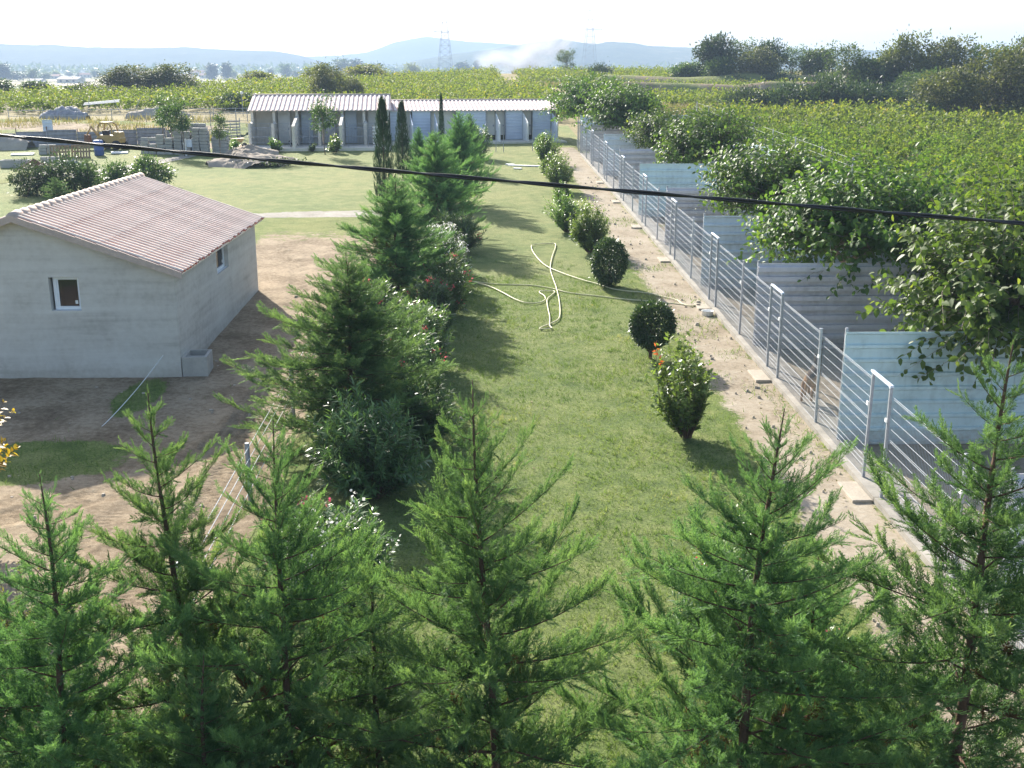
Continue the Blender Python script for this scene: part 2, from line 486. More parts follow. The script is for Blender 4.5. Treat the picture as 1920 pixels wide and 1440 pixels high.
M['pylon'] = plain('pylon_steel', (.22, .23, .24), .6, .1, 1, .2)

M['teal'] = sheet('teal_sheet_worn', (.44, .58, .60), 0.0); M['grey_sheet'] = sheet('grey_sheet_worn', (.56, .54, .57), 7.0); M['pale_sheet'] = sheet('pale_blue_sheet_worn', (.52, .60, .65), 3.0)
def mat_tiles(name, ridge, trough):
    """roof tile: pale weathered crown, redder towards the channel (clay shows between the weathered crowns)"""
    t = NT(name); c = t.objc()
    sx = t.n('ShaderNodeSeparateXYZ'); t.l(c, sx.inputs[0])
    a = t.noise(c, 2.2, 5, .65); b = t.noise(c, 22, 4, .6)
    oi = t.n('ShaderNodeObjectInfo').outputs['Random']
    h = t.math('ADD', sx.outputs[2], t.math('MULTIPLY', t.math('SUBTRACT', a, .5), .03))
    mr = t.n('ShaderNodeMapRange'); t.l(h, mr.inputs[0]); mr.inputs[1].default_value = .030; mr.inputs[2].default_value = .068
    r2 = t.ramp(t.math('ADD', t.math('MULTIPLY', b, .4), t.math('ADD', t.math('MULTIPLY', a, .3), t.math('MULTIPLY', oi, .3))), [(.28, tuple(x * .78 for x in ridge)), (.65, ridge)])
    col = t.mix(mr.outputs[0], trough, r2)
    return t.done(t.bsdf(col, .85, t.bump(b, .3, .01), 0, .2))
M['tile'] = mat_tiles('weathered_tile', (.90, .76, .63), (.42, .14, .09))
M['tile_k'] = mat_tiles('kennel_tile', (.88, .85, .81), (.60, .46, .42))
M['ridge'] = plain('ridge_mortar', (.50, .40, .34), .85, .15, 5)
def mat_glass():
    t = NT('window_glass')
    o = t.n('ShaderNodeBsdfPrincipled'); o.inputs['Base Color'].default_value = (.02, .02, .024, 1)
    o.inputs['Roughness'].default_value = .04; o.inputs['Specular IOR Level'].default_value = .8
    tr = t.n('ShaderNodeBsdfTransparent'); tr.inputs[0].default_value = (.35, .35, .38, 1)
    mx = t.n('ShaderNodeMixShader'); mx.inputs[0].default_value = .7
    t.l(tr.outputs[0], mx.inputs[1]); t.l(o.outputs[0], mx.inputs[2])
    return t.done(mx.outputs[0])
M['glass'] = mat_glass()

# ------------------------------------------------------------------ roof tile rows
def tile_row_mesh(name, length, w, mat, courses=7, h=.075, seed=0):
    """one row of overlapping half-round tiles running down the slope (+Y is down, X across), in laid courses"""
    V = []; F = []; n = 9
    prof = [(-w * .5, .004), (-w * .30, .006), (-w * .24, h * .62), (-w * .13, h * .94), (0, h), (w * .13, h * .94), (w * .24, h * .62), (w * .30, .006), (w * .5, .004)]
    L = length / courses
    for c in range(courses):
        for (yy, lift) in ((c * L, .0), ((c + 1) * L + (.02 if c < courses - 1 else 0), .007)):
            for (px, pz) in prof: V.append((px, yy, pz + lift))
        b = c * 2 * n
        for k in range(n - 1): F.append((b + k, b + k + 1, b + n + k + 1, b + n + k))
    me = bpy.data.meshes.new(name); me.from_pydata(V, [], F); me.materials.append(mat)
    me.polygons.foreach_set('use_smooth', [True] * len(F)); me.update()
    return me
def roof_rows(parent, origin, along, down, count, w, length, mat, courses, nrm, rng, h=.075):
    """lay rows of tiles on a slope: sub-parts of the roof"""
    me = tile_row_mesh('tile_row', length, w, mat, courses, h)
    a, d, n_ = Vector(along).normalized(), Vector(down).normalized(), Vector(nrm).normalized()
    if a.cross(d).dot(n_) < 0: a2 = -a
    else: a2 = a
    for i in range(count):
        p = Vector(origin) + a * (w * (i + .5)) + d * rng.uniform(-.03, .03)
        m = Matrix((( a2.x, d.x, n_.x, p.x), (a2.y, d.y, n_.y, p.y), (a2.z, d.z, n_.z, p.z), (0, 0, 0, 1)))
        o = bpy.data.objects.new('tile_row', me); link(o, parent); o.matrix_local = m

# ------------------------------------------------------------------ the house
rng = random.Random(5)
HX0, HX1, HY0, HY1 = -13.6, -6.98, 24.6, 33.45
RX, RZ, EZ = -10.29, 4.46, 3.30            # ridge line, wall height at the eaves
FL = .72
house = empty('house', ((HX0 + HX1) / 2, HY0, FL), 0, 'grey cement rendered outbuilding with a pinkish tiled gable roof', 'house')
HO = Vector(house.location)
def loc(x, y, z): return (x - HO.x, y - HO.y, z - HO.z)
T = .22
W1 = (-9.74, -9.08, 2.42, 3.17)            # front window opening x0 x1 z0 z1
W2 = (28.55, 29.85, 2.50, 3.18)            # side window opening y0 y1 z0 z1
def wallbits(fixed, a0, a1, z0, z1, hole, axis, top):
    """wall with one opening built as butted pieces; top(a) gives its upper edge"""
    b = MB()
    def piece(p0, p1, q0, q1=None):
        f0, f1 = fixed
        poly = [(p0, q0), (p1, q0)] + ([(p1, q1), (p0, q1)] if q1 is not None else [])
        if q1 is None:
            xs = [p1] + ([RX] if axis == 'y' and p0 < RX < p1 else []) + [p0]
            poly += [(x, top(x)) for x in xs]
        poly = [(p - (HO.x if axis == 'y' else HO.y), q - HO.z) for p, q in poly]
        if axis == 'y': b.prism(poly, 'y', f0 - HO.y, f1 - HO.y)
        else: b.prism(poly, 'x', f0 - HO.x, f1 - HO.x)
    if hole:
        h0, h1, hz0, hz1 = hole
        piece(a0, h0, z0); piece(h1, a1, z0); piece(h0, h1, z0, hz0); piece(h0, h1, hz1)
    else: piece(a0, a1, z0)
    return b
gable = lambda x: EZ + (RZ - EZ) * (1 - abs(x - RX) / (RX - HX0)) - .02
flat = lambda y: EZ - .02
zb = .35
wallbits((HY0, HY0 + T), HX0, HX1, zb, 0, W1, 'y', gable).obj('front_wall', M['render'], house)
wallbits((HY1 - T, HY1), HX0, HX1, zb, 0, None, 'y', gable).obj('rear_wall', M['render'], house)
wallbits((HX1 - T, HX1 - .003), HY0 + T, HY1 - T, zb, 0, W2, 'x', flat).obj('side_wall', M['render'], house)
wallbits((HX0 + .003, HX0 + T), HY0 + T, HY1 - T, zb, 0, None, 'x', flat).obj('side_wall', M['render'], house)
MB().box(*loc(HX0 + T, HY0 + T, .8), *loc(HX1 - T, HY1 - T, .9)).obj('floor_slab', M['concrete'], house)
# windows
def window(parent, x0, x1, z0, z1, m, left_leaf=True):
    """a white framed window in the XZ plane, frame 6 cm, its pane behind"""
    fw = .075
    root = MB()
    for q in ((x0, z0, x1, z0 + fw), (x0, z1 - fw, x1, z1), (x0, z0 + fw, x0 + fw, z1 - fw), (x1 - fw, z0 + fw, x1, z1 - fw)):
        root.box(q[0], -.03, q[1], q[2], .03, q[3])
    w = root.obj('window', M['pvc'], parent, bevel=.006); w.matrix_local = m
    MB().box(x0 + fw, .004, z0 + fw, x1 - fw, .012, z1 - fw).obj('pane', M['glass'], w)
    MB().box(x0 + fw, -.012, z0 + fw, x0 + fw + .035, -.002, z1 - fw).obj('inner_frame', M['pvc'], w)
    MB().box(x1 - fw - .09, -.004, z0 + fw + .05, x1 - fw - .03, .001, z0 + fw + .13).obj('sticker', M['white'], w)
    MB().box(x0 - .0, -.10, z0 - .03, x1 + .0, -.032, z0 - .002).obj('sill', M['pvc'], w)
    return w
window(house, -.28, .33, 0, .75, Matrix.Translation(loc(-9.41, HY0 + .14, W1[2] + .003)))
window(house, -.645, .645, 0, .665, Matrix.Translation(loc(HX1 - .14, (W2[0] + W2[1]) / 2, W2[2] + .003)) @ Matrix.Rotation(R(90), 4, 'Z'))
MB().box(*loc(-9.6, HY0 + T + .35, 2.2), *loc(-9.45, HY0 + T + .40, 3.4)).obj('curtain', M['wood'], house)
# roof
sl = math.hypot(RX - HX0, RZ - EZ)
ov = .20
roof = MB()
for s in (-1, 1):
    ex = RX + s * (RX - HX0 + ov); ez = RZ - (RZ - EZ) * (RX - HX0 + ov) / (RX - HX0)
    roof.prism([(RX - HO.x, RZ - HO.z + .0), (ex - HO.x, ez - HO.z), (ex - HO.x, ez - HO.z + .05), (RX - HO.x, RZ - HO.z + .05)], 'y', -.22, HY1 - HY0 + .22)
roof_o = roof.obj('roof', M['tile'], house)
run = RX - HX0 + ov
for s in (1, -1):
    down = Vector((s * run, 0, -(RZ - EZ) * run / (RX - HX0))); Ld = down.length
    nrm = Vector((s * (RZ - EZ), 0, RX - HX0)).normalized()
    o0 = Vector((RX - HO.x, -.22, RZ - HO.z + .052)) + nrm * .004
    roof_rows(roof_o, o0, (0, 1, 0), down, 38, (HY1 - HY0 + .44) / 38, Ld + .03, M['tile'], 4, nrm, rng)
rid = MB()
for i in range(24):
    y0 = -.24 + i * (HY1 - HY0 + .48) / 24; y1 = y0 + (HY1 - HY0 + .48) / 24 + .03
    rid.tube([(RX - HO.x, y0, RZ - HO.z + .05), (RX - HO.x, y1, RZ - HO.z + .065)], [.115, .125], 10)
rid.obj('ridge_cap', M['ridge'], roof_o, smooth=True)
for s in (1, -1):
    v = MB()
    a = Vector((RX - HO.x, -.235, RZ - HO.z + .02)); bnd = Vector((RX + s * (run + .02) - HO.x, -.235, RZ - (RZ - EZ) * (run + .02) / (RX - HX0) - HO.z + .02))
    for k in range(8):
        p, q = a.lerp(bnd, k / 8), a.lerp(bnd, (k + 1.04) / 8)
        v.prism([(p.x, p.z - .06), (q.x, q.z - .07), (q.x, q.z + .075), (p.x, p.z + .09)], 'y', -.265 + .003 * k, -.222 + .003 * k)
    v.obj('verge_tiles', M['ridge'], roof_o)
# the open concrete box at the corner
cb = empty('concrete_box', (-6.70, 25.0, gz(-6.7, 25.0)), R(4), 'small open concrete box on the earth at the house corner', 'box')
b = MB()
b.box(-.29, -.36, -.05, .27, -.29, .50).box(-.29, -.29, -.05, -.22, .30, .50).box(.20, -.29, -.05, .27, .30, .50).box(-.29, .30, -.05, .27, .37, .50).box(-.22, -.02, -.05, .20, .04, .44)
b.obj('shell', M['concrete'], cb)
MB().box(.272, -.42, -.05, .42, .20, .025).obj('mortar_foot', M['slab'], cb, bevel=.01)

# ------------------------------------------------------------------ ribbed sheet
def ribbed(w, h, period=.25, depth=.035, phase=0.0, flatfrac=.62):
    """a sheet in the XZ plane (x 0..w, z 0..h) with trapezoid ribs that run along X"""
    prof = [(0.0, 0.0)]; z = phase
    while z < h - .02:
        for dz, d in ((0, 0), (period * .08, depth), (period * (1 - flatfrac), depth), (period * (1 - flatfrac) + period * .08, 0)):
            q = z + dz
            if prof[-1][0] < q < h: prof.append((q, d))
        z += period
    prof.append((h, prof[-1][1]))
    V = []; F = []
    for (z, d) in prof: V += [(0, -d, z), (w, -d, z), (0, -d + .012, z), (w, -d + .012, z)]
    n = len(prof)
    for i in range(n - 1):
        a = i * 4; F += [(a, a + 1, a + 5, a + 4), (a + 3, a + 2, a + 6, a + 7), (a, a + 4, a + 6, a + 2), (a + 1, a + 3, a + 7, a + 5)]
    F += [(0, 2, 3, 1), (4 * n - 4, 4 * n - 3, 4 * n - 1, 4 * n - 2)]
    return MB().add(V, F)

# ------------------------------------------------------------------ pens on the right
tag(mobj('pen_floor', grid_mesh('pen_floor', np.linspace(6.38, 13.5, 24), np.linspace(2, 74, 120), M['litter'], .012,
    lambda X, Y: .02 * vnoise(X, Y, 1.3, 5), lambda X, Y: .55 + .6 * vnoise(X, Y, .5, 6))), kind='structure')
def fx(y): return 6.77 - .0139 * y
kerb = MB()
for i in range(10):
    y0 = 4.0 + 6.7 * i + .01; y1 = y0 + 6.68
    zz0, zz1 = gz(0, y0), gz(0, y1)
    kerb.add([(fx(y0) - .12, y0, zz0 - .1), (fx(y0) + .55, y0, zz0 - .1), (fx(y1) + .55, y1, zz1 - .1), (fx(y1) - .12, y1, zz1 - .1),
              (fx(y0) - .12, y0, zz0 + .13), (fx(y0) + .55, y0, zz0 + .12), (fx(y1) + .55, y1, zz1 + .12), (fx(y1) - .12, y1, zz1 + .13)],
             [(3, 2, 1, 0), (4, 5, 6, 7), (0, 1, 5, 4), (1, 2, 6, 5), (2, 3, 7, 6), (3, 0, 4, 7)])
tag(kerb.obj('kerb', M['kerb']), kind='structure')

def wire_panel(L, h=1.80, vstep=.055, name='wire_panel', hz=None):
    """welded mesh panel along +Y from 0 to L, with folds"""
    b = MB()
    def bar(p, q, r): b.tube([p, q], r, 4, False)
    fold = (.18, .96, 1.68)
    n = int(L / vstep)
    for i in range(n + 1):
        y = i * L / n
        b.tube([(0, y, 0), (0, y, h)], .0030, 3, False)
    z = .0; k = 0
    while z <= h + .01:
        bar((0, 0, z), (0, L, z), .0036)
        z += .18
    for f in fold:
        for dz, dx in ((.045, .035), (.09, .0)):
            bar((dx, 0, f + dz), (dx, L, f + dz), .0034)
    return b.mesh(name, M['wire'])
PAN = {}
def panel_mesh(L, vs):
    k = (round(L, 2), vs)
    if k not in PAN: PAN[k] = wire_panel(L, vstep=vs)
    return PAN[k]
post_me = MB().box(-.024, -.024, -.12, .024, .024, 2.02).box(-.03, -.03, 2.02, .03, .03, 2.035).mesh('post', M['galv'], bevel=.004)
clamp_me = MB().box(-.05, -.04, 1.0, -.03, .04, 1.06).mesh('clamp', M['white'])
fence = empty('kennel_fence', (fx(17.4), 17.4, gz(0, 17.4)), 0, 'long grey welded wire fence with steel posts along the sandy path', 'fence')
FO = Vector(fence.location)
rpost = random.Random(31)
def on_fence(name, me, y, dz=.12, tilt=True):
    o = mobj(name, me, fence)
    # follows the line and the slope; posts stay plumb
    o.location = Vector((fx(y), y, gz(0, y) + dz)) - FO
    if name == 'post': o.rotation_euler = (rpost.uniform(-.012, .012), rpost.uniform(-.012, .012), 0)
    if tilt:
        o.matrix_local = Matrix.Translation(o.location) @ Matrix(((1, -.0139, 0, 0), (0, 1, 0, 0), (0, .033, 1, 0), (0, 0, 0, 1)))
    return o
gates = [4.0 + 6.7 * i for i in range(11)]
for gi, y0 in enumerate(gates):
    if y0 > 72: break
    vs = .055 if y0 < 32 else .11
    for yy in (y0, y0 + .9, y0 + 3.75):
        if yy > 73.5: continue
        on_fence('post', post_me, yy, .0, False)
        if yy < 40: on_fence('clamp', clamp_me, yy, .45, False)
    on_fence('gate_lintel', MB().box(-.03, -.03, 0, .03, .93, .04).mesh('gate_lintel', M['blue_sheet'], bevel=.005), y0, 2.037)
    if y0 > 20 and y0 < 73:
        on_fence('gate_leaf', panel_mesh(.8, vs), y0 + .05, .14)
    if y0 < 72: on_fence('wire_panel', panel_mesh(2.79, vs), y0 + .93, .14)
    if y0 < 69: on_fence('wire_panel', panel_mesh(2.89, vs), y0 + 3.78, .14)
    if y0 > 8 and y0 < 60:
        s = MB().box(-.34, .0, -.02, .0, .9, .045).obj('gate_slab', M['sand'], None, bevel=.01)
        s.parent = fence; s.location = Vector((fx(y0) - .13, y0, gz(0, y0) + .03)) - FO
for y0 in (73.4,):
    on_fence('post', post_me, y0, 0, False)
# partitions
parts_y = [20.15 + 6.7 * i for i in range(9)]
parts_y.insert(0, 13.4)
PL = ['grey ribbed metal partition at the near end, behind the front cypress',
      'pale teal ribbed metal partition right behind the dog', 'brownish grey ribbed metal partition, second beyond the dog',
      'pale blue ribbed metal partition, third beyond the dog', 'brownish grey ribbed partition, fourth beyond the dog, under leafy branches',
      'teal ribbed metal partition, fifth beyond the dog', 'grey ribbed metal partition, sixth beyond the dog', 'pale blue ribbed metal partition, seventh beyond the dog',
      'grey ribbed metal partition, eighth beyond the dog', 'pale blue ribbed metal partition closing the last pen']
for i, y in enumerate(parts_y):
    t = i % 2 == 1
    pz = gz(0, y)
    p = empty('metal_partition', (fx(y) + .12, y, pz), 0, PL[i], 'partition', 'partitions between the dog pens')
    wtot = 13.15 - fx(y) - .12
    hz = 2.28 if t else 2.20
    for k in range(2):
        w = wtot / 2
        m = M['teal'] if i in (1, 5) else (M['pale_sheet'] if t else M['grey_sheet'])
        o = ribbed(w - .006, hz, .27 if t else .24, .045 if t else .085, .06, .72 if t else .45).obj('sheet', m, p)
        o.location = (k * w, -.002 * k, -.04)
    for k in range(3):
        MB().box(-.025, .03, -.1, .025, .08, hz + .02).obj('post', M['galv'], p, loc=(min(max(k * wtot / 2, .03), wtot - .03), 0, 0))
bw = empty('rear_sheet_wall', (13.3, 18, gz(0, 18)), 0, 'pale ribbed metal wall at the back of the dog pens, before the vineyard', 'wall')
for i in range(16):
    y0 = 12 + i * 4.0
    hh_ = 2.0 + (.28 if i % 3 == 1 else 0) - (.12 if i % 4 == 2 else 0)
    o = ribbed(3.99, hh_, .25, .03, .05, .7).obj('sheet', M['teal'], bw)
    o.rotation_euler = (0, 0, R(90)); o.location = (.0, y0 - 18, gz(0, y0) - gz(0, 18) + .08)
    MB().box(-.02, -.02, -.1, .02, .02, 2.35).obj('post', M['galv'], bw, loc=(.06, y0 - 18, gz(0, y0) - gz(0, 18)))
# upper wire fence behind the pens
uf = empty('rear_wire_fence', (13.9, 60, gz(0, 60)), 0, 'thin wire strands on posts behind the far pens', 'fence')
for i in range(9):
    MB().box(-.025, -.025, 0, .025, .025, 2.9).obj('post', M['galv'], uf, loc=(0, (i - 4) * 4.2, gz(0, 60 + (i - 4) * 4.2) - gz(0, 60)))
for k in range(5):
    z = 1.7 + .28 * k
    MB().tube([(0, -17, z - .56), (0, 17, z + .56)], .0045, 4).obj('wire', M['wire'], uf)

# ------------------------------------------------------------------ kennels at the far end
rngk = random.Random(8)
def kennel_roof(parent, w, depth, ez, rz_, rows, mat):
    """gable roof over x 0..w, front eaves at y 0, ridge at y = depth"""
    b = MB()
    b.prism([(-.05, ez), (depth, rz_), (depth, rz_ + .05), (-.05, ez + .05)], 'x', -.12, w + .12)
    b.prism([(depth, rz_), (depth * 1.8, rz_ - (rz_ - ez) * .8), (depth * 1.8, rz_ - (rz_ - ez) * .8 + .05), (depth, rz_ + .05)], 'x', -.12, w + .12)
    ro = b.obj('roof', mat, parent)
    down = Vector((0, -(depth + .12), -(rz_ - ez) * (depth + .12) / depth))
    nrm = Vector((0, -(rz_ - ez), depth)).normalized()
    roof_rows(ro, Vector((-.12, depth, rz_ + .052)) + nrm * .004, (1, 0, 0), down, rows, (w + .24) / rows, down.length, mat, 3, nrm, rngk, .055)
    MB().tube([(-.14, depth, rz_ + .06), (w + .14, depth, rz_ + .06)], .10, 8).obj('ridge_cap', M['rust'] if 0 else M['ridge'], ro, smooth=True)
    return ro
# right hand block, sheeted
ka = math.atan2(1.6, 11.5)
KR = empty('sheeted_kennel', (-6.75, 79.3, gz(0, 79.3) + .0), ka, 'right hand kennel block faced with blue-white ribbed sheets', 'kennel')
KW = 11.65
kennel_roof(KR, KW, 2.9, 2.08, 2.66, 42, M['tile_k'])
MB().box(0, 4.4, -.3, KW, 4.55, 2.3).obj('rear_wall', M['block'], KR)
MB().box(0, .25, -.3, .12, 4.4, 2.15).obj('end_wall', M['block'], KR)
MB().box(KW - .12, .25, -.3, KW, 4.4, 2.15).obj('end_wall', M['block'], KR)
MB().box(-.1, -2.1, -.4, KW + .3, .25, .10).obj('yard_slab', M['slab'], KR)
def kx(px): return ((px - 960) * .0373 + 1.6 + 6.75)
for a, c in ((735, 756), (776, 809), (858, 913), (952, 983), (1003, 1037)):
    x0, x1 = kx(a), kx(c)
    o = ribbed(x1 - x0, 1.96, .21, .02, .04, .8).obj('front_sheet', M['blue_sheet'], KR, loc=(x0, .12, .12))
for a, c, m in ((756, 775, 'cream'), (810, 833, 'cream'), (834, 857, 'cream'), (914, 932, 'cream'), (933, 951, 'cream'), (984, 1002, 'cream')):
    x0, x1 = kx(a), kx(c)
    dz = .42 if a > 900 else .12
    d = MB().box(x0 + .02, .46, dz, x1 - .02, .50, 2.04).obj('door', M[m], KR)
    MB().box(x1 - .16, .43, 1.0, x1 - .08, .46, 1.12).obj('latch', M['galv'], d)
for a in (756, 809, 858, 913, 951, 983, 1003):
    MB().box(kx(a) - .05, .14, .1, kx(a) + .05, .26, 2.12).obj('door_post', M['galv'], KR)
for a, ln, hf, m in ((772, 2.0, 1.25, 'blue_sheet'), (817, 2.0, 1.2, 'blue_sheet'), (932, 1.9, 1.3, 'white'), (984, 2.0, 1.35, 'white'), (1039, 2.1, 1.4, 'blue_sheet')):
    x = kx(a)
    MB().prism([(-ln, .1), (.1, .1), (.1, 1.95), (-ln, hf)], 'x', x - .02, x + .02).obj('side_panel', M[m], KR)
    for k in range(4):
        yy = -ln + .02 + k * ln / 3.4
        MB().box(x - .045, yy, .1, x + .045, yy + .05, hf + (1.95 - hf) * (yy + ln) / (ln + .1)).obj('panel_post', M['white'], KR)
# left hand block, masonry bays
KL = empty('masonry_kennel', (-15.85, 76.6, gz(0, 77.3)), R(4), 'left hand kennel block with rendered dividing walls and white tiled roof', 'kennel')
KWL = 9.15
kennel_roof(KL, KWL, 3.1, 2.28, 3.16, 31, M['tile_k'])
MB().box(0, 4.3, -.3, KWL, 4.45, 2.5).obj('rear_wall', M['block'], KL)
MB().box(0, 1.6, -.3, KWL, 1.68, 2.55).obj('bay_wall', M['cream'], KL)
MB().box(-.2, -3.4, -.5, KWL + .2, .3, .08).obj('yard_slab', M['slab'], KL)
for i, x in enumerate((.12, 1.55, 3.05, 4.55, 6.05, 7.5, 9.0)):
    MB().box(x - .08, .2, .08, x + .08, 1.6, 2.30).obj('pillar', M['slab'], KL)
for i, (x0, x1) in enumerate(((1.7, 2.5), (3.25, 4.0), (4.75, 5.5), (6.2, 6.95), (7.75, 8.5))):
    d = MB().box(x0, 1.3, .1, x1, 1.36, 2.2).obj('door', M['blue_sheet'] if i % 2 else M['white'], KL)
    MB().box(x1 - .16, 1.27, 1.0, x1 - .08, 1.3, 1.1).obj('latch', M['galv'], d)
for (x, ln, h0, h1) in ((.1, 1.2, 1.55, 1.6), (1.6, 1.3, 1.55, 1.6), (3.1, 3.2, 1.45, 1.95), (4.6, 1.2, 1.55, 1.6), (6.1, 3.2, 1.5, 2.0), (7.6, .8, 1.5, 1.6), (9.05, 3.0, 1.4, 1.8)):
    MB().prism([(-ln, .08), (.2, .08), (.2, h1), (-ln * .35, h1 - .12), (-ln, h0)], 'x', x - .09, x + .09).obj('dividing_wall', M['slab'], KL)
for (xa, xb) in ((.3, 1.5), (3.3, 4.5), (4.8, 6.0), (6.3, 7.5), (7.8, 8.95)):
    g = MB()
    for k in range(13): g.tube([(xa + (xb - xa) * k / 12, -1.1, .1), (xa + (xb - xa) * k / 12, -1.1, 1.25)], .009, 4, False)
    for z in (.12, .66, 1.25): g.tube([(xa, -1.1, z), (xb, -1.1, z)], .018, 4)
    g.obj('run_gate', M['galv'], KL)
kf = empty('kennel_yard_fence', (-16.6, 74.1, gz(0, 74.1)), R(3), 'light wire fence on thin posts before the left kennel block', 'fence')
for i in range(9):
    MB().tube([(i * 1.25, 0, 0), (i * 1.25, 0, 1.75)], .022, 5).obj('post', M['galv'], kf)
g = MB()
for z in (.1, .5, .9, 1.3, 1.7): g.tube([(0, 0, z), (10, 0, z)], .007, 4)
for k in range(100): g.tube([(k * .1, 0, .1), (k * .1, 0, 1.7)], .0022, 3, False)
g.obj('wire_mesh', M['wire'], kf)
MB().box(-.2, -.12, -.2, 10.2, .10, .12).obj('footing', M['slab'], kf)
lad = empty('pallet_ladder', (-7.6, 75.0, gz(0, 75)), R(5), 'pale slatted board leaning by the wire at the kennel corner', 'slatted board')
for k in range(7): MB().box(0, .03 * k, .12 + .2 * k, .42, .03 * k + .02, .22 + .2 * k).obj('slat', M['white'], lad)
for x in (0.02, .36): MB().tube([(x, .03, 0), (x, .24, 1.5)], .02, 4).obj('rail', M['wood'], lad)
# thin poles before the right block
for i, (x, y, h) in enumerate(((.44, 73.0, 1.33), (.92, 73.0, 1.55), (2.79, 73.6, 1.5))):
    o = MB().tube([(0, 0, -.1), (.01, 0, h)], .022, 6).obj('thin_pole', M['galv'], None, loc=(x, y, gz(x, y)))
    tag(o, ['leftmost thin pole standing before the sheeted kennel', 'taller thin pole beside the leftmost one before the sheeted kennel', 'lone thin pole on the right before the sheeted kennel'][i], 'pole')

# ------------------------------------------------------------------ wire fence by the earth track
wf = empty('track_fence', (-4.0, 17.5, gz(0, 17.5)), 0, 'pale wires on bluish posts beside the rutted earth track', 'fence')
for i, y in enumerate((13.2, 17.5, 21.8, 26)):
    MB().box(-.035, -.02, -.1, .035, .02, 1.12).box(-.02, -.035, -.1, .02, .035, 1.118).obj('post', M['galv'], wf, loc=(0, y - 17.5, gz(0, y) - gz(0, 17.5)))
for k, z in enumerate((1.06, .86, .62, .35)):
    MB().tube([(.03, y - 17.5, gz(0, y) - gz(0, 17.5) + z - .012 * ((i) % 2)) for i, y in enumerate((13.2, 15.3, 17.5, 19.6, 21.8, 24, 26))], .0065, 4).obj('wire', M['white'], wf)
tag(MB().tube(smooth_line([(-7.35, 24.55, 1.4), (-7.55, 23.2, 1.02), (-7.72, 21.4, .76), (-7.9, 20.2, .69)], 5), .009, 5).obj('string', M['white']), 'thin pale string running down from the house wall to the grass', 'string')

# ------------------------------------------------------------------ overhead cable
cbl = empty('overhead_cable', (0.2, 10, 6.72), 0, 'black twisted overhead cable crossing the whole view', 'cable')
N = 160
for s in range(2):
    pts = []
    for i in range(N + 1):
        u = i / N * 2 - 1
        x = u * 11.0; y = -u * 2.25; z = -.74 * u + .10 * u * u - .06
        a = i * .55 + s * math.pi
        pts.append((x, y + .010 * math.cos(a), z + .010 * math.sin(a)))
    MB().tube(pts, .0112, 6).obj('strand', M['cable'], cbl, smooth=True)

# ------------------------------------------------------------------ hose and bowl on the lawn
HA = [(-0.69, 34.76), (-0.01, 34.33), (0.66, 34.18), (1.32, 34.05), (1.88, 33.64), (2.37, 33.05), (3.2, 32.58), (4.0, 32.14), (4.81, 31.86), (5.51, 31.49), (5.77, 31.31), (5.94, 31.36)]
HB = [(-0.69, 34.70), (-0.06, 33.93), (0.33, 33.14), (0.71, 32.2), (1.03, 31.71), (1.4, 31.7), (1.61, 32.09), (1.61, 32.55), (1.49, 32.99), (1.55, 33.21), (1.9, 33.21), (1.93, 32.98), (1.83, 32.64), (1.67, 32.09), (1.64, 31.04), (1.64, 30.05), (1.59, 29.12), (1.62, 28.82), (1.33, 28.76), (1.37, 28.95), (1.7, 29.43), (1.91, 30.05), (2.01, 31.73), (2.03, 33.6), (2.0, 35.03), (2.0, 36.58), (2.17, 38.52), (2.39, 40.39), (2.33, 40.95), (1.63, 40.74), (1.51, 40.26), (1.56, 39.05), (1.75, 37.54), (1.99, 36.58), (2.45, 35.56), (2.94, 34.7), (3.34, 34.13), (3.72, 33.47), (4.12, 33.17), (4.7, 32.87), (5.1, 32.4), (5.45, 31.94), (5.51, 31.55), (5.71, 31.23), (5.99, 31.4)]
for nm, H_, lb, dz in (('garden_hose', HA, 'yellow garden hose lying straight across the lawn', .03), ('garden_hose', HB, 'yellow garden hose lying in long loops on the lawn', .05)):
    P = smooth_line([(a, b_, gz(a, b_) + dz) for a, b_ in H_], 5)
    tag(MB().tube(P, .017, 6).obj(nm, M['hose'], None, smooth=True), lb, 'hose')
bwl = empty('feeding_bowl', (6.02, 30.25, gz(6, 30.25) + .02), 0, 'round pale metal bowl on the ground by the pen gate', 'bowl')
b = MB(); n = 16; prof = [(.13, 0), (.165, .01), (.15, .12), (.17, .135), (.155, .13), (.135, .03), (.0, .028)]
V = []; F = []
for i in range(n):
    for r_, z_ in prof: V.append((r_ * math.cos(i * 2 * math.pi / n), r_ * math.sin(i * 2 * math.pi / n), z_))
k_ = len(prof)
for i in range(n):
    for j in range(k_ - 1): F.append((i * k_ + j, ((i + 1) % n) * k_ + j, ((i + 1) % n) * k_ + j + 1, i * k_ + j + 1))
MB().add(V, F).obj('bowl_body', M['white'], bwl, smooth=True)
for i, (x, y, w) in enumerate(((2.1, 65.2, 2.1), (1.2, 65.9, .5), (1.6, 63.9, .45))):
    tag(MB().box(-w / 2, -.12, 0, w / 2, .12, .05).obj('white_plank', M['white'], None, loc=(x, y, gz(x, y) + .02), rot=(.033, 0, R(-18))),
        ['long white plank lying on the far lawn', 'small white piece left of the long plank on the far lawn', 'small white piece on the far lawn, nearest the cable'][i], 'plank')

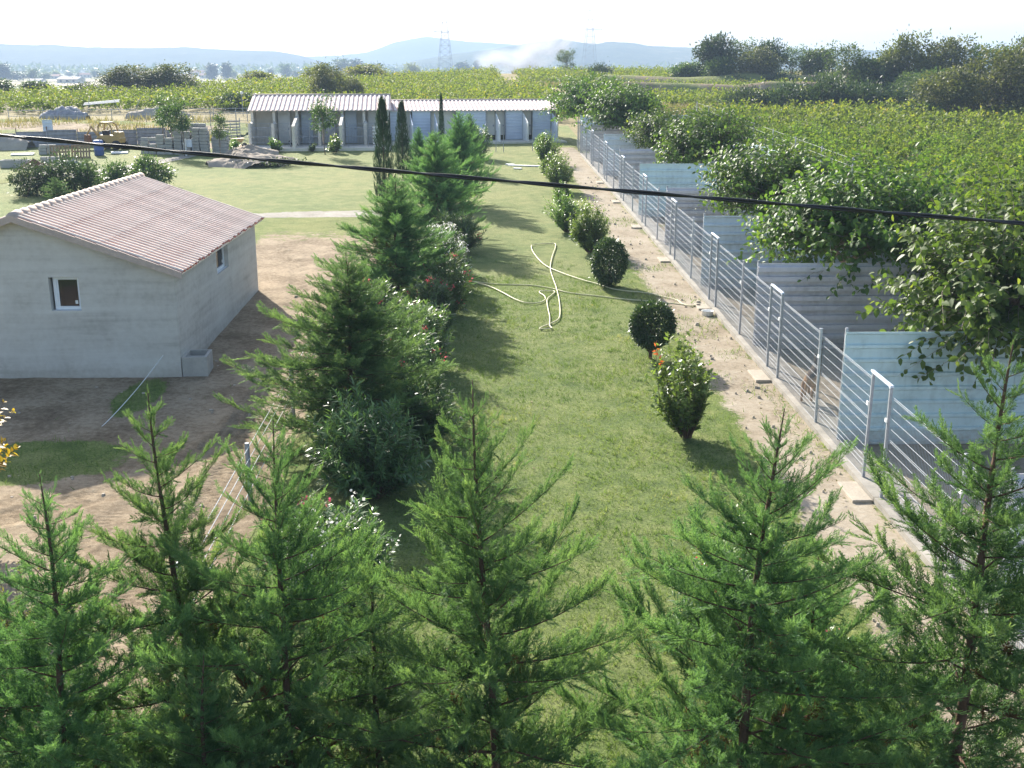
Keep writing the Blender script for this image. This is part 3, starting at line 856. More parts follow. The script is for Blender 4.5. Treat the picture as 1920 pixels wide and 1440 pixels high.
# ------------------------------------------------------------------ foliage materials
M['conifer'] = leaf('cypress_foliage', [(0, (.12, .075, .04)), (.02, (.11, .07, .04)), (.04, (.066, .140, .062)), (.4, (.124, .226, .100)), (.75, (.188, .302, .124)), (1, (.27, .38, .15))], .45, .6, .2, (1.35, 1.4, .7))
M['cypress'] = leaf('dark_cypress_foliage', [(0, (.022, .050, .022)), (.6, (.038, .080, .030)), (1, (.062, .115, .038))], .25, .6, .2)
M['mulberry'] = leaf('mulberry_leaf', [(0, (.042, .086, .024)), (.5, (.078, .140, .034)), (.85, (.125, .195, .043)), (1, (.20, .25, .05))], .42, .5, .28)
M['oleander'] = leaf('oleander_leaf', [(0, (.052, .098, .042)), (.5, (.082, .145, .054)), (1, (.15, .22, .08))], .36, .36, .45)
M['shrub'] = leaf('glossy_shrub_leaf', [(0, (.070, .125, .036)), (.5, (.130, .205, .054)), (.9, (.20, .28, .075)), (1, (.30, .32, .11))], .45, .34, .5)
M['box'] = leaf('clipped_shrub_leaf', [(0, (.028, .058, .022)), (.6, (.054, .096, .030)), (1, (.095, .14, .042))], .25, .4, .4)
M['red_leaf'] = leaf('red_young_leaf', [(0, (.32, .05, .03)), (1, (.50, .13, .06))], .4, .4, .4)
M['white_flower'] = leaf('white_petal', [(0, (.70, .68, .62)), (1, (.85, .84, .80))], .35, .6, .2, (1, 1, 1), .02)
M['pink_flower'] = leaf('pink_petal', [(0, (.55, .05, .09)), (1, (.75, .18, .22))], .35, .6, .2, (1, 1, 1), .02)
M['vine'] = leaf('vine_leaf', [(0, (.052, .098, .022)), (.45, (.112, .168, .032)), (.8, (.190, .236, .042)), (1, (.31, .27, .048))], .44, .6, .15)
M['yellow_leaf'] = leaf('yellow_leaf', [(0, (.24, .17, .02)), (.6, (.36, .27, .03)), (1, (.28, .28, .06))], .5, .45, .3)
M['tree_green'] = leaf('tree_leaf', [(0, (.044, .080, .029)), (.5, (.076, .122, .040)), (1, (.132, .175, .060))], .35, .5, .3)
M['tree_olive'] = leaf('olive_brown_leaf', [(0, (.060, .075, .028)), (.5, (.102, .116, .043)), (1, (.165, .168, .062))], .35, .55, .25)
M['tree_dark'] = leaf('dark_tree_leaf', [(0, (.030, .052, .024)), (.5, (.052, .084, .036)), (1, (.09, .125, .050))], .25, .5, .3)
M['tree_pale'] = leaf('pale_tree_leaf', [(0, (.13, .16, .05)), (.5, (.20, .22, .07)), (1, (.28, .27, .09))], .4, .55, .25)
M['grassblade'] = leaf('grass_blade', [(0, (.078, .132, .034)), (.5, (.132, .188, .052)), (.85, (.22, .25, .088)), (1, (.36, .32, .16))], .4, .6, .2)
M['drygrass'] = leaf('dry_grass', [(0, (.10, .11, .045)), (.5, (.19, .165, .085)), (1, (.30, .255, .155))], .4, .7, .15)

# ------------------------------------------------------------------ leaf templates (Y = along the leaf, Z = its upper side)
def T_(v, f): return (np.array(v, float), np.array(f, int))
OVATE = T_([(0, 0, 0), (-.30, .32, .07), (-.24, .68, .04), (0, 1, -.10), (.24, .68, .04), (.30, .32, .07), (0, .5, -.02)],
           [(0, 6, 1), (1, 6, 2), (2, 6, 3), (3, 6, 4), (4, 6, 5), (5, 6, 0)])
LANCE = T_([(0, 0, 0), (-.095, .45, .02), (0, 1, -.06), (.095, .45, .02)], [(0, 3, 1), (1, 3, 2)])
ELLIP = T_([(0, 0, 0), (-.22, .45, .05), (0, 1, -.04), (.22, .45, .05)], [(0, 3, 1), (1, 3, 2)])
PETAL = T_([(-.5, 0, 0), (.5, 0, 0), (.5, .9, .15), (-.5, .9, .15)], [(0, 1, 2), (0, 2, 3)])
BLADE = T_([(-.06, 0, 0), (.06, 0, 0), (.03, 1, .12)], [(0, 1, 2)])

def frond(seed):
    """a feathery cypress spray: side shoots with thin scale-leaf strands; Y along, unit length"""
    r = np.random.default_rng(seed); V = []; F = []
    def strand(p, d, l, w):
        a = np.cross(d, r.normal(size=3)); a /= np.linalg.norm(a) + 1e-9
        n = len(V); V.extend([p - a * w, p + a * w, p + d * l]); F.append((n, n + 1, n + 2))
    m = 9
    for i in range(m):
        t = .06 + .90 * i / (m - 1)
        for side in (-1, 1):
            l = (.40 * (1 - t * .62)) * r.uniform(.75, 1.2)
            ang = R(r.uniform(17, 36))
            d = np.array([side * math.sin(ang), math.cos(ang), r.uniform(-.25, .35)]); d /= np.linalg.norm(d)
            p0 = np.array([0, t, 0])
            strand(p0, d, l, .014)
            for s, qs in ((.28, (-1, 1)), (.52, (-1, 1)), (.78, (-1,) if i % 2 else (1,))):
                for q in qs:
                    a2 = R(q * r.uniform(20, 42))
                    dd = np.array([d[0] * math.cos(a2) - d[1] * math.sin(a2), d[0] * math.sin(a2) + d[1] * math.cos(a2), d[2] + r.uniform(-.25, .45)]); dd /= np.linalg.norm(dd)
                    strand(p0 + d * l * s, dd, l * .52 * r.uniform(.8, 1.2), .017)
    strand(np.array([0, .85, 0]), np.array([0, 1, .1]), .22, .012)
    return (np.array(V), np.array(F))
FRONDS = [frond(11), frond(12), frond(13)]

def conifer(seed, H=5.0, RB=1.35, nb=86, fr=.27, dens=.031, stiff=.25):
    """-> (trunk mesh, crown mesh); feathery cypress with ascending branches"""
    r = np.random.default_rng(seed)
    wood = MB(); ph = r.uniform(0, 6)
    def axis(h): return np.array([.05 * math.sin(h * 1.3 + ph) * (h / H), .05 * math.cos(h * 1.1 + ph) * (h / H), h])
    wood.tube([axis(h) for h in np.linspace(-.15, H, 16)], [.055 * (1 - k / 15.) ** .8 + .004 for k in range(16)], 7)
    pos = []; yd = []; up = []; sc = []; rn = []
    UP = np.array([0, 0, 1.])
    for i in range(nb):
        s = .05 + .90 * (i + r.uniform(0, .9)) / nb
        h = H * s
        L = RB * min(1.38 * (1 - s), .62 + .30 * (1 - s)) * (r.uniform(.72, 1.12) if r.random() < .8 else r.uniform(1.1, 1.42)) + .05
        az = i * 2.39996 + r.uniform(-.4, .4)
        e = R(-4 + 40 * s * s + r.uniform(-12, 18))
        d = np.array([math.cos(az), math.sin(az), 0])
        side = np.array([-d[1], d[0], 0])
        curve = L * r.uniform(.08, .40); sway = r.uniform(-.12, .12) * L
        b0 = axis(h)
        def P(t): return b0 + d * (L * math.cos(e) * t) + UP * (L * math.sin(e) * t + curve * t * t) + side * sway * t * t
        ts = np.linspace(0, 1, 6)
        wood.tube([P(t) for t in ts], [(.003 + .007 * L) * (1 - .85 * t) for t in ts], 4)
        m = int(L / dens) + 5
        for j in range(m):
            t = .10 + .90 * (j + r.uniform(0, .8)) / m
            t = min(t, 1.0)
            tg = P(min(t + .03, 1.03)) - P(t - .03); tg /= np.linalg.norm(tg)
            q = 1 if j % 2 else -1
            a = tg * (.30 + .55 * t) + side * q * r.uniform(.1, .75) * (1.05 - t * .7) + UP * r.uniform(.25, .95) + r.normal(0, .16, 3)
            if r.random() < .12: a = a - UP * .9
            pos.append(P(t)); yd.append(a); up.append(UP + d * .4 + r.normal(0, .35, 3))
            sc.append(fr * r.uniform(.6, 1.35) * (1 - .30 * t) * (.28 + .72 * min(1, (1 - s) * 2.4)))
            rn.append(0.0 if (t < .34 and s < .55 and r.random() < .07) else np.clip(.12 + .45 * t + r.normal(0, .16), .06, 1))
    for j in range(40):
        s = .66 + .34 * (j / 39.) ** .9
        az = j * 2.4
        a = np.array([math.cos(az), math.sin(az), 1.5 + s])
        pos.append(axis(H * s)); yd.append(a); up.append(np.array([math.cos(az), math.sin(az), .3]))
        sc.append(fr * (.60 - .42 * (s - .66) / .34)); rn.append(np.clip(r.normal(.5, .15), 0, 1))
    for j in range(170):
        s = .12 + .72 * r.random(); az = r.uniform(0, 6.28); o = np.array([math.cos(az), math.sin(az), 0])
        pos.append(axis(H * s) + o * r.uniform(0, .35) * (1 - s)); yd.append(o + UP * r.uniform(.2, 1.4)); up.append(o + r.normal(0, .4, 3))
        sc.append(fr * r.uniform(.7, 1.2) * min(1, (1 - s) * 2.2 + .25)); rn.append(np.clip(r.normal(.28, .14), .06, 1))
    pos, yd, up, sc, rn = map(np.array, (pos, yd, up, sc, rn))
    tm = TM(); pick = r.integers(0, len(FRONDS), len(pos))
    for k, T in enumerate(FRONDS):
        m = pick == k
        tm.inst(T, pos[m], yd[m], up[m], sc[m], rn[m])
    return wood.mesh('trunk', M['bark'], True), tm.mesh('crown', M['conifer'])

def spire(seed, H=4.6, RB=.42):
    """Italian cypress: a tight dark column of upright sprays"""
    r = np.random.default_rng(seed)
    wood = MB().tube([(0, 0, -.1), (0, 0, H * .9)], [.07, .01], 6)
    n = 1500
    h = H * (.04 + .94 * r.random(n))
    s = h / H
    rad = RB * np.clip(1.25 * (1 - s) ** .55 * (.55 + .45 * np.minimum(1, s * 5)), .03, 1) * r.uniform(.45, 1.08, n)
    az = r.uniform(0, 2 * np.pi, n)
    d = np.stack([np.cos(az), np.sin(az), np.zeros(n)], 1)
    pos = d * rad[:, None]; pos[:, 2] = h
    yd = d * r.uniform(.05, .45, n)[:, None] + np.array([0, 0, 1.])
    tm = TM()
    tm.inst(FRONDS[0], pos, yd, d + r.normal(0, .3, (n, 3)), .20 * r.uniform(.7, 1.5, n), np.clip(r.normal(.45, .22, n), 0, 1))
    return wood.mesh('trunk', M['bark']), tm.mesh('crown', M['cypress'])

def lump(r, n):
    """a few random lobes that make an outline uneven: direction -> factor"""
    L = r.normal(size=(n, 3)); L /= np.linalg.norm(L, axis=1, keepdims=True); a = r.uniform(-.22, .26, n)
    return lambda D: 1 + sum(a[k] * np.maximum(0, D @ L[k]) ** 3 for k in range(n))

def shoots(seed, n, root, centre, rad, nl, T, size, mat, wood=None, t0=.35, bend=.15, droop=.0, inner=.55, whorl=1, hang=.0, wood_r=.008, tipmat=None,
           flower=None, fl_n=0, fl_size=.03, zmin=.03, outw=.8, upw=.6, wood_n=4, trunkpts=None, lumpy=1.0, zlow=-.55):
    """leafy shoots that fan from 'root' points to an uneven ellipsoid; -> (wood mesh, leaf mesh, flower mesh)"""
    r = np.random.default_rng(seed); lp = lump(r, 9)
    D = norm(r.normal(size=(n, 3))); D[:, 2] = np.where(D[:, 2] < zlow, -D[:, 2], D[:, 2])
    C = np.array(centre, float); Rd = np.array(rad, float)
    k = np.maximum(.35, 1 + (lp(D) - 1) * lumpy) * r.uniform(inner, 1.0, n) ** .6 * r.uniform(.92, 1.10, n)
    tip = C + D * Rd * k[:, None]
    tip[:, 2] = np.maximum(tip[:, 2], zmin)
    rt = np.array([root(r, D[i]) for i in range(n)])
    wd = MB()
    if trunkpts: 
        for pts, rr in trunkpts: wd.tube(pts, rr, 7)
    pos = []; yd = []; up = []; sc = []; rn = []; fp = []
    for i in range(n):
        a, b = rt[i], tip[i]
        mid = (a + b) / 2 + r.normal(0, bend, 3) * np.linalg.norm(b - a) * .5 + np.array([0, 0, .12 * np.linalg.norm(b - a)])
        def P(t): return a * (1 - t) ** 2 + mid * 2 * t * (1 - t) + b * t * t
        if wood_n: wd.tube([P(t) for t in np.linspace(0, 1, 5)], [wood_r * (1 - .8 * t) for t in np.linspace(0, 1, 5)], 3, False)
        az = r.uniform(0, 6.28)
        base = r.random()
        for j in range(nl):
            t = t0 + (1 - t0) * (j + r.uniform(0, .6)) / nl
            p = P(t); tg = P(min(1, t + .05)) - P(t - .05); tg = tg / (np.linalg.norm(tg) + 1e-9)
            ax = np.cross(tg, [0.3, .2, 1.]); ax /= np.linalg.norm(ax) + 1e-9; bx = np.cross(tg, ax)
            for q in range(whorl):
                w = az + j * 2.4 + q * 2 * math.pi / whorl
                o = ax * math.cos(w) + bx * math.sin(w)
                pos.append(p); yd.append(tg * .55 + o * outw - np.array([0, 0, hang]) + r.normal(0, .12, 3)); up.append(np.array([0, 0, upw]) + tg * .6 + r.normal(0, .35, 3))
                sc.append(size * r.uniform(.7, 1.2) * (1 - .25 * (t > .93))); rn.append(np.clip(.25 * base + .45 * t * r.uniform(.6, 1.3) + r.normal(0.06, .14), 0, 1))
        if flower is not None and i < fl_n: fp.append((P(.99), P(1) - P(.9)))
    pos, yd, up, sc, rn = map(np.array, (pos, yd, up, sc, rn))
    tm = TM(); tm.inst(T, pos, yd, up, sc, rn)
    fm = None
    if fp:
        t2 = TM(); pp = []; py = []; pu = []
        for p, d in fp:
            for q in range(r.integers(9, 18)):
                c = p + r.normal(0, fl_size * 1.6, 3)
                pp.append(c); py.append(norm(r.normal(size=3) + np.array([0, 0, .7]))); pu.append(r.normal(size=3))
        t2.inst(PETAL, np.array(pp), np.array(py), np.array(pu), np.full(len(pp), fl_size) * r.uniform(.7, 1.3, len(pp)), r.random(len(pp)))
        fm = t2.mesh('flowers', flower)
    wm = wd.mesh('stems', wood or M['bark']) if wd.v else None
    return wm, tm.mesh('leaves', mat), fm

def crown(seed, H, rad, zc, nclump, per, size, mat, wood, trunk_r=.12, stems=1, T=ELLIP, spread=.30, fill=.55):
    """a broad tree or bush: trunk, limbs and clumps of leaves with gaps; -> (trunk mesh, crown mesh)"""
    r = np.random.default_rng(seed); lp = lump(r, 12)
    D = norm(r.normal(size=(nclump, 3)))
    k = lp(D) * r.uniform(0, 1, nclump) ** (1 - fill)
    C = np.array([0, 0, zc]); Rd = np.array(rad)
    cc = C + D * Rd * k[:, None]
    cc[:, 2] = np.maximum(cc[:, 2], size * .4)
    wd = MB()
    for s in range(stems):
        b = np.array([r.normal(0, .12 * stems), r.normal(0, .12 * stems), -.1]) if stems > 1 else np.array([0, 0, -.1])
        top = C + np.array([r.normal(0, .25) * rad[0], r.normal(0, .25) * rad[1], rad[2] * .3])
        wd.tube([b, b * .6 + top * .4 + r.normal(0, .06, 3), top], [trunk_r, trunk_r * .7, trunk_r * .25], 6)
        for q in range(7):
            j = r.integers(0, nclump)
            t = r.uniform(.3, .8); a = b * (1 - t) + top * t
            wd.tube([a, (a + cc[j]) / 2 + np.array([0, 0, .1]), cc[j]], [trunk_r * .35, trunk_r * .22, trunk_r * .08], 4, False)
    n = nclump * per
    idx = np.repeat(np.arange(nclump), per)
    cs = spread * (rad[0] + rad[1]) / 2 * r.uniform(.5, 1.2, nclump)
    off = r.normal(size=(n, 3)) * cs[idx][:, None] * np.array([1, 1, .75])
    pos = cc[idx] + off; pos[:, 2] = np.maximum(pos[:, 2], size * .2)
    yd = norm(off + D[idx] * .3) + r.normal(0, .6, (n, 3)); up = np.array([0, 0, .7]) + r.normal(0, .6, (n, 3))
    tone = np.clip(r.normal(.45, .2, nclump), 0, 1)
    tm = TM(); tm.inst(T, pos, yd, up, size * r.uniform(.6, 1.3, n), np.clip(tone[idx] + r.normal(0, .16, n), 0, 1))
    return wd.mesh('trunk', wood, True), tm.mesh('crown', mat)

def plant(name, x, y, meshes, names, label, cat, group=None, rz=0., s=1., lean=0.):
    o = empty(name, (x, y, gz(x, y)), rz, label, cat, group, s)
    if lean: o.rotation_euler = (lean, 0, rz)
    for me, nm in zip(meshes, names):
        if me is not None:
            c = mobj(nm, me, o)
            if nm == 'flowers': c['kind'] = 'stuff'
    return o
TC = ('trunk', 'crown'); SLF = ('stems', 'leaves', 'flowers')

# ------------------------------------------------------------------ feathery cypresses
CON = [conifer(1, 5.0, 1.65), conifer(2, 5.0, 1.55, 74), conifer(3, 5.0, 1.85, 92)]
G1 = 'cypress row in the foreground'
for (x, y, h, v, rz, wd, lb) in (
        (-3.62, 8.2, 4.35, 0, .4, 1.05, 'feathery cypress at the left edge of the front row, its top curving left'),
        (-2.78, 9.3, 4.72, 1, 2.2, .95, 'tall thin-topped cypress in the front row standing before the rutted track'),
        (-1.80, 8.5, 4.62, 2, 1.1, .92, 'front-row cypress overlapping the bluish fence post'),
        (.09, 8.5, 4.98, 0, 3.6, .92, 'front-row cypress with a bare curved leader before the middle of the lawn'),
        (2.15, 8.5, 4.72, 2, 5.0, 1.08, 'wide front-row cypress before the right edge of the lawn'),
        (4.05, 8.6, 5.30, 1, .9, 1.10, 'tallest front-row cypress, at the right by the wire fence'),
        (3.15, 9.6, 3.05, 0, 2.0, 1.1, 'low cypress filling the gap before the pink oleander'),
        (-4.7, 9.2, 3.5, 2, 4.2, 1.1, 'low cypress in the bottom left corner'),
        (-2.3, 7.7, 3.0, 0, 3.3, 1.3, 'low cypress at the bottom edge between the second and third front-row cypresses'),
        (-.95, 8.9, 3.2, 1, 5.2, 1.3, 'low cypress between the two middle front-row cypresses')):
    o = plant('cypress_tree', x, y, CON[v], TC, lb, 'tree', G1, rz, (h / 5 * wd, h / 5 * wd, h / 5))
    o.rotation_euler = (.035 * math.sin(x * 5.1), .045 * math.cos(x * 3.7), rz)
CONB = [conifer(6, 5.0, 1.75, 150, .38, .062)]
G2 = 'cypress row along the left of the lawn'
for (x, y, h, v, rz, wd, lb) in (
        (-2.6, 20.2, 3.75, 2, .3, 1.56, 'broad bushy cypress behind the dark oleander, nearest of the lawn row'),
        (-2.6, 31.2, 3.75, 0, 1.7, 1.5, 'broad light green cypress beside the white oleander'),
        (-1.95, 42.0, 4.05, 1, 2.9, 1.25, 'dense cypress of the lawn row, just behind the white oleander'),
        (-1.30, 50.5, 4.15, 2, 4.1, 1.02, 'slender cypress with the highest top in the lawn row'),
        (-2.55, 52.5, 3.0, 0, 5.3, .95, 'middling cypress half hidden on the left of the highest one'),
        (-3.70, 60.0, 2.7, 1, .6, .75, 'small thin cypress on its own beside the dark spires'),
        (-1.05, 62.5, 3.2, 0, 2.0, .95, 'farthest cypress of the lawn row, near the kennels')):
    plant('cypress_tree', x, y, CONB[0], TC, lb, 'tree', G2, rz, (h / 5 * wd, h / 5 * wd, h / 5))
SPI = [spire(4), spire(5)]
for (x, y, h, w, v, lb) in ((-4.62, 50.0, 4.6, 1.0, 0, 'tallest dark column cypress, left of the pair'), (-4.55, 60.0, 3.85, 1.05, 1, 'shorter dark column cypress, right of the pair'),
                            (-3.15, 76.3, 3.35, .62, 0, 'small dark column cypress against the kennel roof')):
    plant('column_cypress', x, y, SPI[v], TC, lb, 'tree', 'dark column cypresses', x, (w * h / 4.6, w * h / 4.6, h / 4.6))

# ------------------------------------------------------------------ mulberries over the pens
def mulberry(seed, rad=(2.7, 2.7, 1.75), zc=2.6, n=600):
    r0 = random.Random(seed); tp = [([(0, 0, -.1), (.05, .02, .9), (0, 0, 1.7)], [.13, .11, .10])]; limbs = []
    for k in range(6):
        a = k * 1.05 + r0.uniform(-.3, .3); L = r0.uniform(.9, 1.5)
        e = (math.cos(a) * L, math.sin(a) * L, 1.7 + r0.uniform(.5, 1.1)); limbs.append(e)
        tp.append(([(0, 0, 1.6), (e[0] * .5, e[1] * .5, 1.6 + (e[2] - 1.6) * .65), e], [.09, .06, .035]))
    def root(r, D):
        e = max(limbs, key=lambda q: q[0] * D[0] + q[1] * D[1] + r.normal(0, .5)); t = r.uniform(.4, 1)
        return np.array([e[0] * t, e[1] * t, 1.65 + (e[2] - 1.65) * t])
    w, l, _ = shoots(seed, n, root, (0, 0, zc), rad, 18, OVATE, .175, M['mulberry'], M['greybark'], .25, .25, hang=.35, inner=.35, outw=.9, upw=.8, wood_r=.012, trunkpts=tp, lumpy=1.9)
    return w, l
MUL = [mulberry(21),  mulberry(22, (2.6, 2.8, 1.65), 2.5), mulberry(23, (2.9, 2.8, 2.35), 2.25)]
for i, (x, y, s, v, rz, lb) in enumerate((
        (10.2, 21.3, 1.08, 2, .5, 'large-leaved mulberry nearest the camera, at the right edge'),
        (9.4, 29.0, 1.05, 1, 2.1, 'large-leaved mulberry spreading over the second and third pens'),
        (11.9, 25.4, .9, 1, 4.4, 'large-leaved mulberry against the rear metal wall at the right'),
        (9.5, 36.6, .98, 0, 3.0, 'large-leaved mulberry hanging under the cable over the teal sheets'),
        (12.2, 33.3, .8, 1, 1.0, 'mulberry at the rear wall, right of the one under the cable'),
        (9.3, 50.5, 1.0, 0, 4.9, 'round mulberry with a bare dead branch, midway down the pens'),
        (9.6, 59.5, .85, 1, 5.8, 'mulberry over the far pens, right of the fence end'),
        (8.3, 67.0, 1.05, 0, 1.9, 'mulberry leaning over the far end of the wire fence'),
        (7.2, 76.5, 1.1, 1, .2, 'tall mulberry beyond the fence end, right of the kennel roof'),
        (10.0, 78.0, .95, 0, 2.6, 'farthest mulberry, right of the tall one'))):
    plant('mulberry_tree', x, y, MUL[v], ('branches', 'leaves'), lb, 'tree', 'mulberries shading the dog pens', rz, s)
db = MB(); r0 = random.Random(3)
for k in range(9):
    a = R(20 + k * 17); L = r0.uniform(.8, 1.7)
    p = [(0, 0, 1.0), (math.cos(a) * L * .5, -.1, 1.3 + L * .3), (math.cos(a) * L, -.2 + r0.uniform(-.3, .3), 1.4 + math.sin(a) * L)]
    db.tube(p, [.035, .022, .008], 4)
    for q in range(3): db.tube([p[1], (p[1][0] + r0.uniform(-.4, .4), p[1][1] - .1, p[1][2] + r0.uniform(.3, .8))], [.014, .004], 3)
db.tube([(0, 0, -.1), (0, 0, 1.0)], .05, 6)
tag(db.obj('dead_shrub', M['twig'], None, loc=(10.9, 47.5, gz(0, 47.5))), 'bare pale dead branches rising among the mulberries', 'dead shrub')

# ------------------------------------------------------------------ oleanders
def oleander(seed, n, rad, zc, fl, fn, nl=15):
    return shoots(seed, n, lambda r, D: np.array([D[0] * .18 + r.normal(0, .06), D[1] * .18 + r.normal(0, .06), .02]), (0, 0, zc), rad, nl, LANCE, .18, M['oleander'], M['bark'],
                  .22, .12, inner=.5, whorl=3, outw=.65, upw=.5, wood_r=.007, flower=fl, fl_n=fn, fl_size=.034)
OLW = oleander(31, 125, (.85, .85, .95), .80, M['white_flower'], 26)
OLP = oleander(32, 125, (.85, .80, .90), .80, M['pink_flower'], 10)
OLN = oleander(33, 190, (1.15, 1.0, .95), .85, M['pink_flower'], 1, 15)
OLD = oleander(34, 130, (.9, .9, 1.0), .85, M['white_flower'], 48)
for (x, y, s, me, rz, lb) in (
        (-2.1, 13.7, .98, OLW, 0, 'white flowering oleander in the foreground left of the lawn'),
        (-2.75, 15.0, .8, OLP, 1, 'oleander with one red flower by the wire fence'),
        (-2.05, 17.9, 1.05, OLN, 2, 'big dark flowerless oleander below the bushy cypress'),
        (-1.75, 22.9, .95, OLP, 3, 'oleander with bright pink blossom at the lawn edge'),
        (-1.75, 25.2, .95, OLN, 4, 'dark oleander between two pink ones at the lawn edge'),
        (-2.6, 27.2, 1.0, OLP, 5, 'pink oleander left, beneath the light green cypress'),
        (-1.5, 28.3, .95, OLP, .6, 'red blossomed oleander beside the white one'),
        (-1.45, 33.8, 1.08, OLD, 1.6, 'oleander covered in white blossom beside the light green cypress'),
        (-1.6, 36.6, .95, OLD, 2.6, 'white oleander farther back, its top just below the dense cypress'),
        (-.85, 69.5, 1.2, OLW, 3.6, 'pale flowering oleander right of the far cypresses'),
        (-2.9, 23.9, 1.0, OLN, 1.1, 'dark oleander on the track side, behind the bushy cypress'),
        (-1.35, 20.4, .8, OLN, 2.3, 'low dark oleander at the lawn edge right of the bushy cypress'),
        (-1.3, 30.4, 1.0, OLP, 3.1, 'pink dotted oleander at the lawn edge just before the one covered in white'),
        (-1.2, 39.2, .9, OLN, .2, 'small dark oleander at the foot of the dense cypress'),
        (2.95, 12.6, .85, OLP, 4.6, 'oleander with pink and red flowers behind the right front cypresses'),
        (3.6, 11.4, .8, OLP, 5.4, 'lower pink oleander at the sandy path in the foreground')):
    plant('oleander', x, y, me, SLF, lb, 'shrub', 'oleanders round the lawn', rz, s)

# ------------------------------------------------------------------ shrubs along the path
def bush(seed, n, rad, zc, nl=14, size=.085, mat='shrub', T=ELLIP, t0=.18, wr=.006):
    return shoots(seed, n, lambda r, D: np.array([D[0] * .10, D[1] * .10, .03]), (0, 0, zc), rad, nl, T, size, M[mat], M['bark'], t0, .12, inner=.35, whorl=2, outw=.8, upw=.6, wood_r=wr, lumpy=2.0, zlow=-.9)
PHO = [bush(41, 125, (.66, .62, .86), 1.14, 15, .125), bush(42, 230, (.74, .70, .80), .88, 17, .10), bush(43, 180, (.62, .62, .64), .70, 16, .095)]
def ball(seed, rad, zc):
    r = np.random.default_rng(seed); n = 8500; lp = lump(r, 8)
    D = norm(r.normal(size=(n, 3))); k = lp(D) ** .9 * r.uniform(.45, 1.0, n) ** .45 * np.where(r.random(n) < .03, r.uniform(1.05, 1.25, n), 1)
    pos = np.array([0, 0, zc]) + D * np.array(rad) * k[:, None]
    tm = TM(); tm.inst(ELLIP, pos, D + r.normal(0, .7, (n, 3)), np.array([0, 0, 1.]) + r.normal(0, .6, (n, 3)), .078 * r.uniform(.7, 1.3, n), np.clip(r.normal(.45, .25, n), 0, 1))
    wd = MB().tube([(0, 0, -.1), (0, 0, zc)], [.05, .03], 6)
    for q in range(8):
        a = q * .8; wd.tube([(0, 0, .1), (math.cos(a) * rad[0] * .7, math.sin(a) * rad[1] * .7, zc)], [.02, .008], 4)
    return wd.mesh('stems', M['bark']), tm.mesh('leaves', M['box'])
BAL = [ball(51, (.60, .60, .55), .84), ball(52, (.56, .56, .68), .78)]
plant('photinia_shrub', 3.8, 20.6, PHO[0], SLF, 'tall glossy shrub on the lawn with a few red shoots at its top', 'shrub', None, .3, 1.06)
plant('clipped_shrub', 3.86, 26.1, BAL[0], ('stems', 'leaves'), 'dark round clipped shrub on a short stem beside the hose end', 'shrub', None, .3, 1.0)
plant('clipped_shrub', 3.67, 33.95, BAL[1], ('stems', 'leaves'), 'dark egg-shaped clipped shrub touching the hose', 'shrub', None, 1.3, 1.0)
for i, (x, y, s, v, lb) in enumerate(((3.55, 39.3, 1.15, 1, 'biggest glossy shrub of the path row, just beyond the egg-shaped one'), (3.0, 43.5, .98, 1, 'white-glinting shrub second beyond the egg-shaped one'),
        (3.3, 50.0, .95, 2, 'small round dark shrub of the path row right under the cable'), (3.35, 55.0, 1.15, 1, 'bushy shrub of the path row just beyond the cable'),
        (3.2, 60.5, 1.1, 2, 'third shrub from the far end of the path row'), (3.3, 66.0, 1.15, 1, 'second shrub from the far end of the path row'), (3.3, 71.5, 1.1, 2, 'last shrub of the path row, nearest the kennels'))):
    plant('photinia_shrub', x, y, PHO[v], SLF, lb, 'shrub', 'shrubs in a row along the sandy path', i * 1.1, s)
plant('photinia_shrub', 3.55, 13.9, PHO[1], SLF, 'glossy shrub behind the wide front cypress', 'shrub', None, 2.2, .95)
# red young shoots on the tall shrub
rs = empty('young_shoots', (3.42, 20.5, gz(0, 20.5)), 0, 'red-leaved young shoots standing up beside the tall glossy shrub', 'shoots')
r_ = np.random.default_rng(61); tm = TM(); wd = MB()
for (x, z) in ((-.3, 1.9),):
    wd.tube([(x * .5, 0, .5), (x, 0, z)], [.007, .003], 4)
    p = np.array([(x * (.6 + .4 * t), 0, z - .42 + .42 * t) for t in np.linspace(0, 1, 13)])
    tm.inst(ELLIP, p, r_.normal(0, .7, (13, 3)) + np.array([0, 0, .55]), r_.normal(size=(13, 3)), np.full(13, .095), r_.random(13))
mobj('leaves', tm.mesh('leaves', M['red_leaf']), rs); mobj('stems', wd.mesh('stems', M['bark']), rs)
# yellow bush at the left edge, light green one below it
YB = shoots(62, 55, lambda r, D: np.array([D[0] * .05, D[1] * .05, .5]), (0, 0, 1.15), (.75, .7, .75), 12, OVATE, .10, M['yellow_leaf'], M['bark'], .3, .2, inner=.4, whorl=2)
plant('yellow_bush', -8.25, 16.6, YB, SLF, 'yellow autumn-leaved bush at the left edge before the house', 'shrub', None, 0, 1.2)
LB = bush(63, 80, (.8, .8, .6), .6, 12, .07, 'tree_pale')
plant('green_bush', -6.1, 13.2, LB, SLF, 'bright yellowish green bush low at the left edge', 'shrub', None, 0, .9)
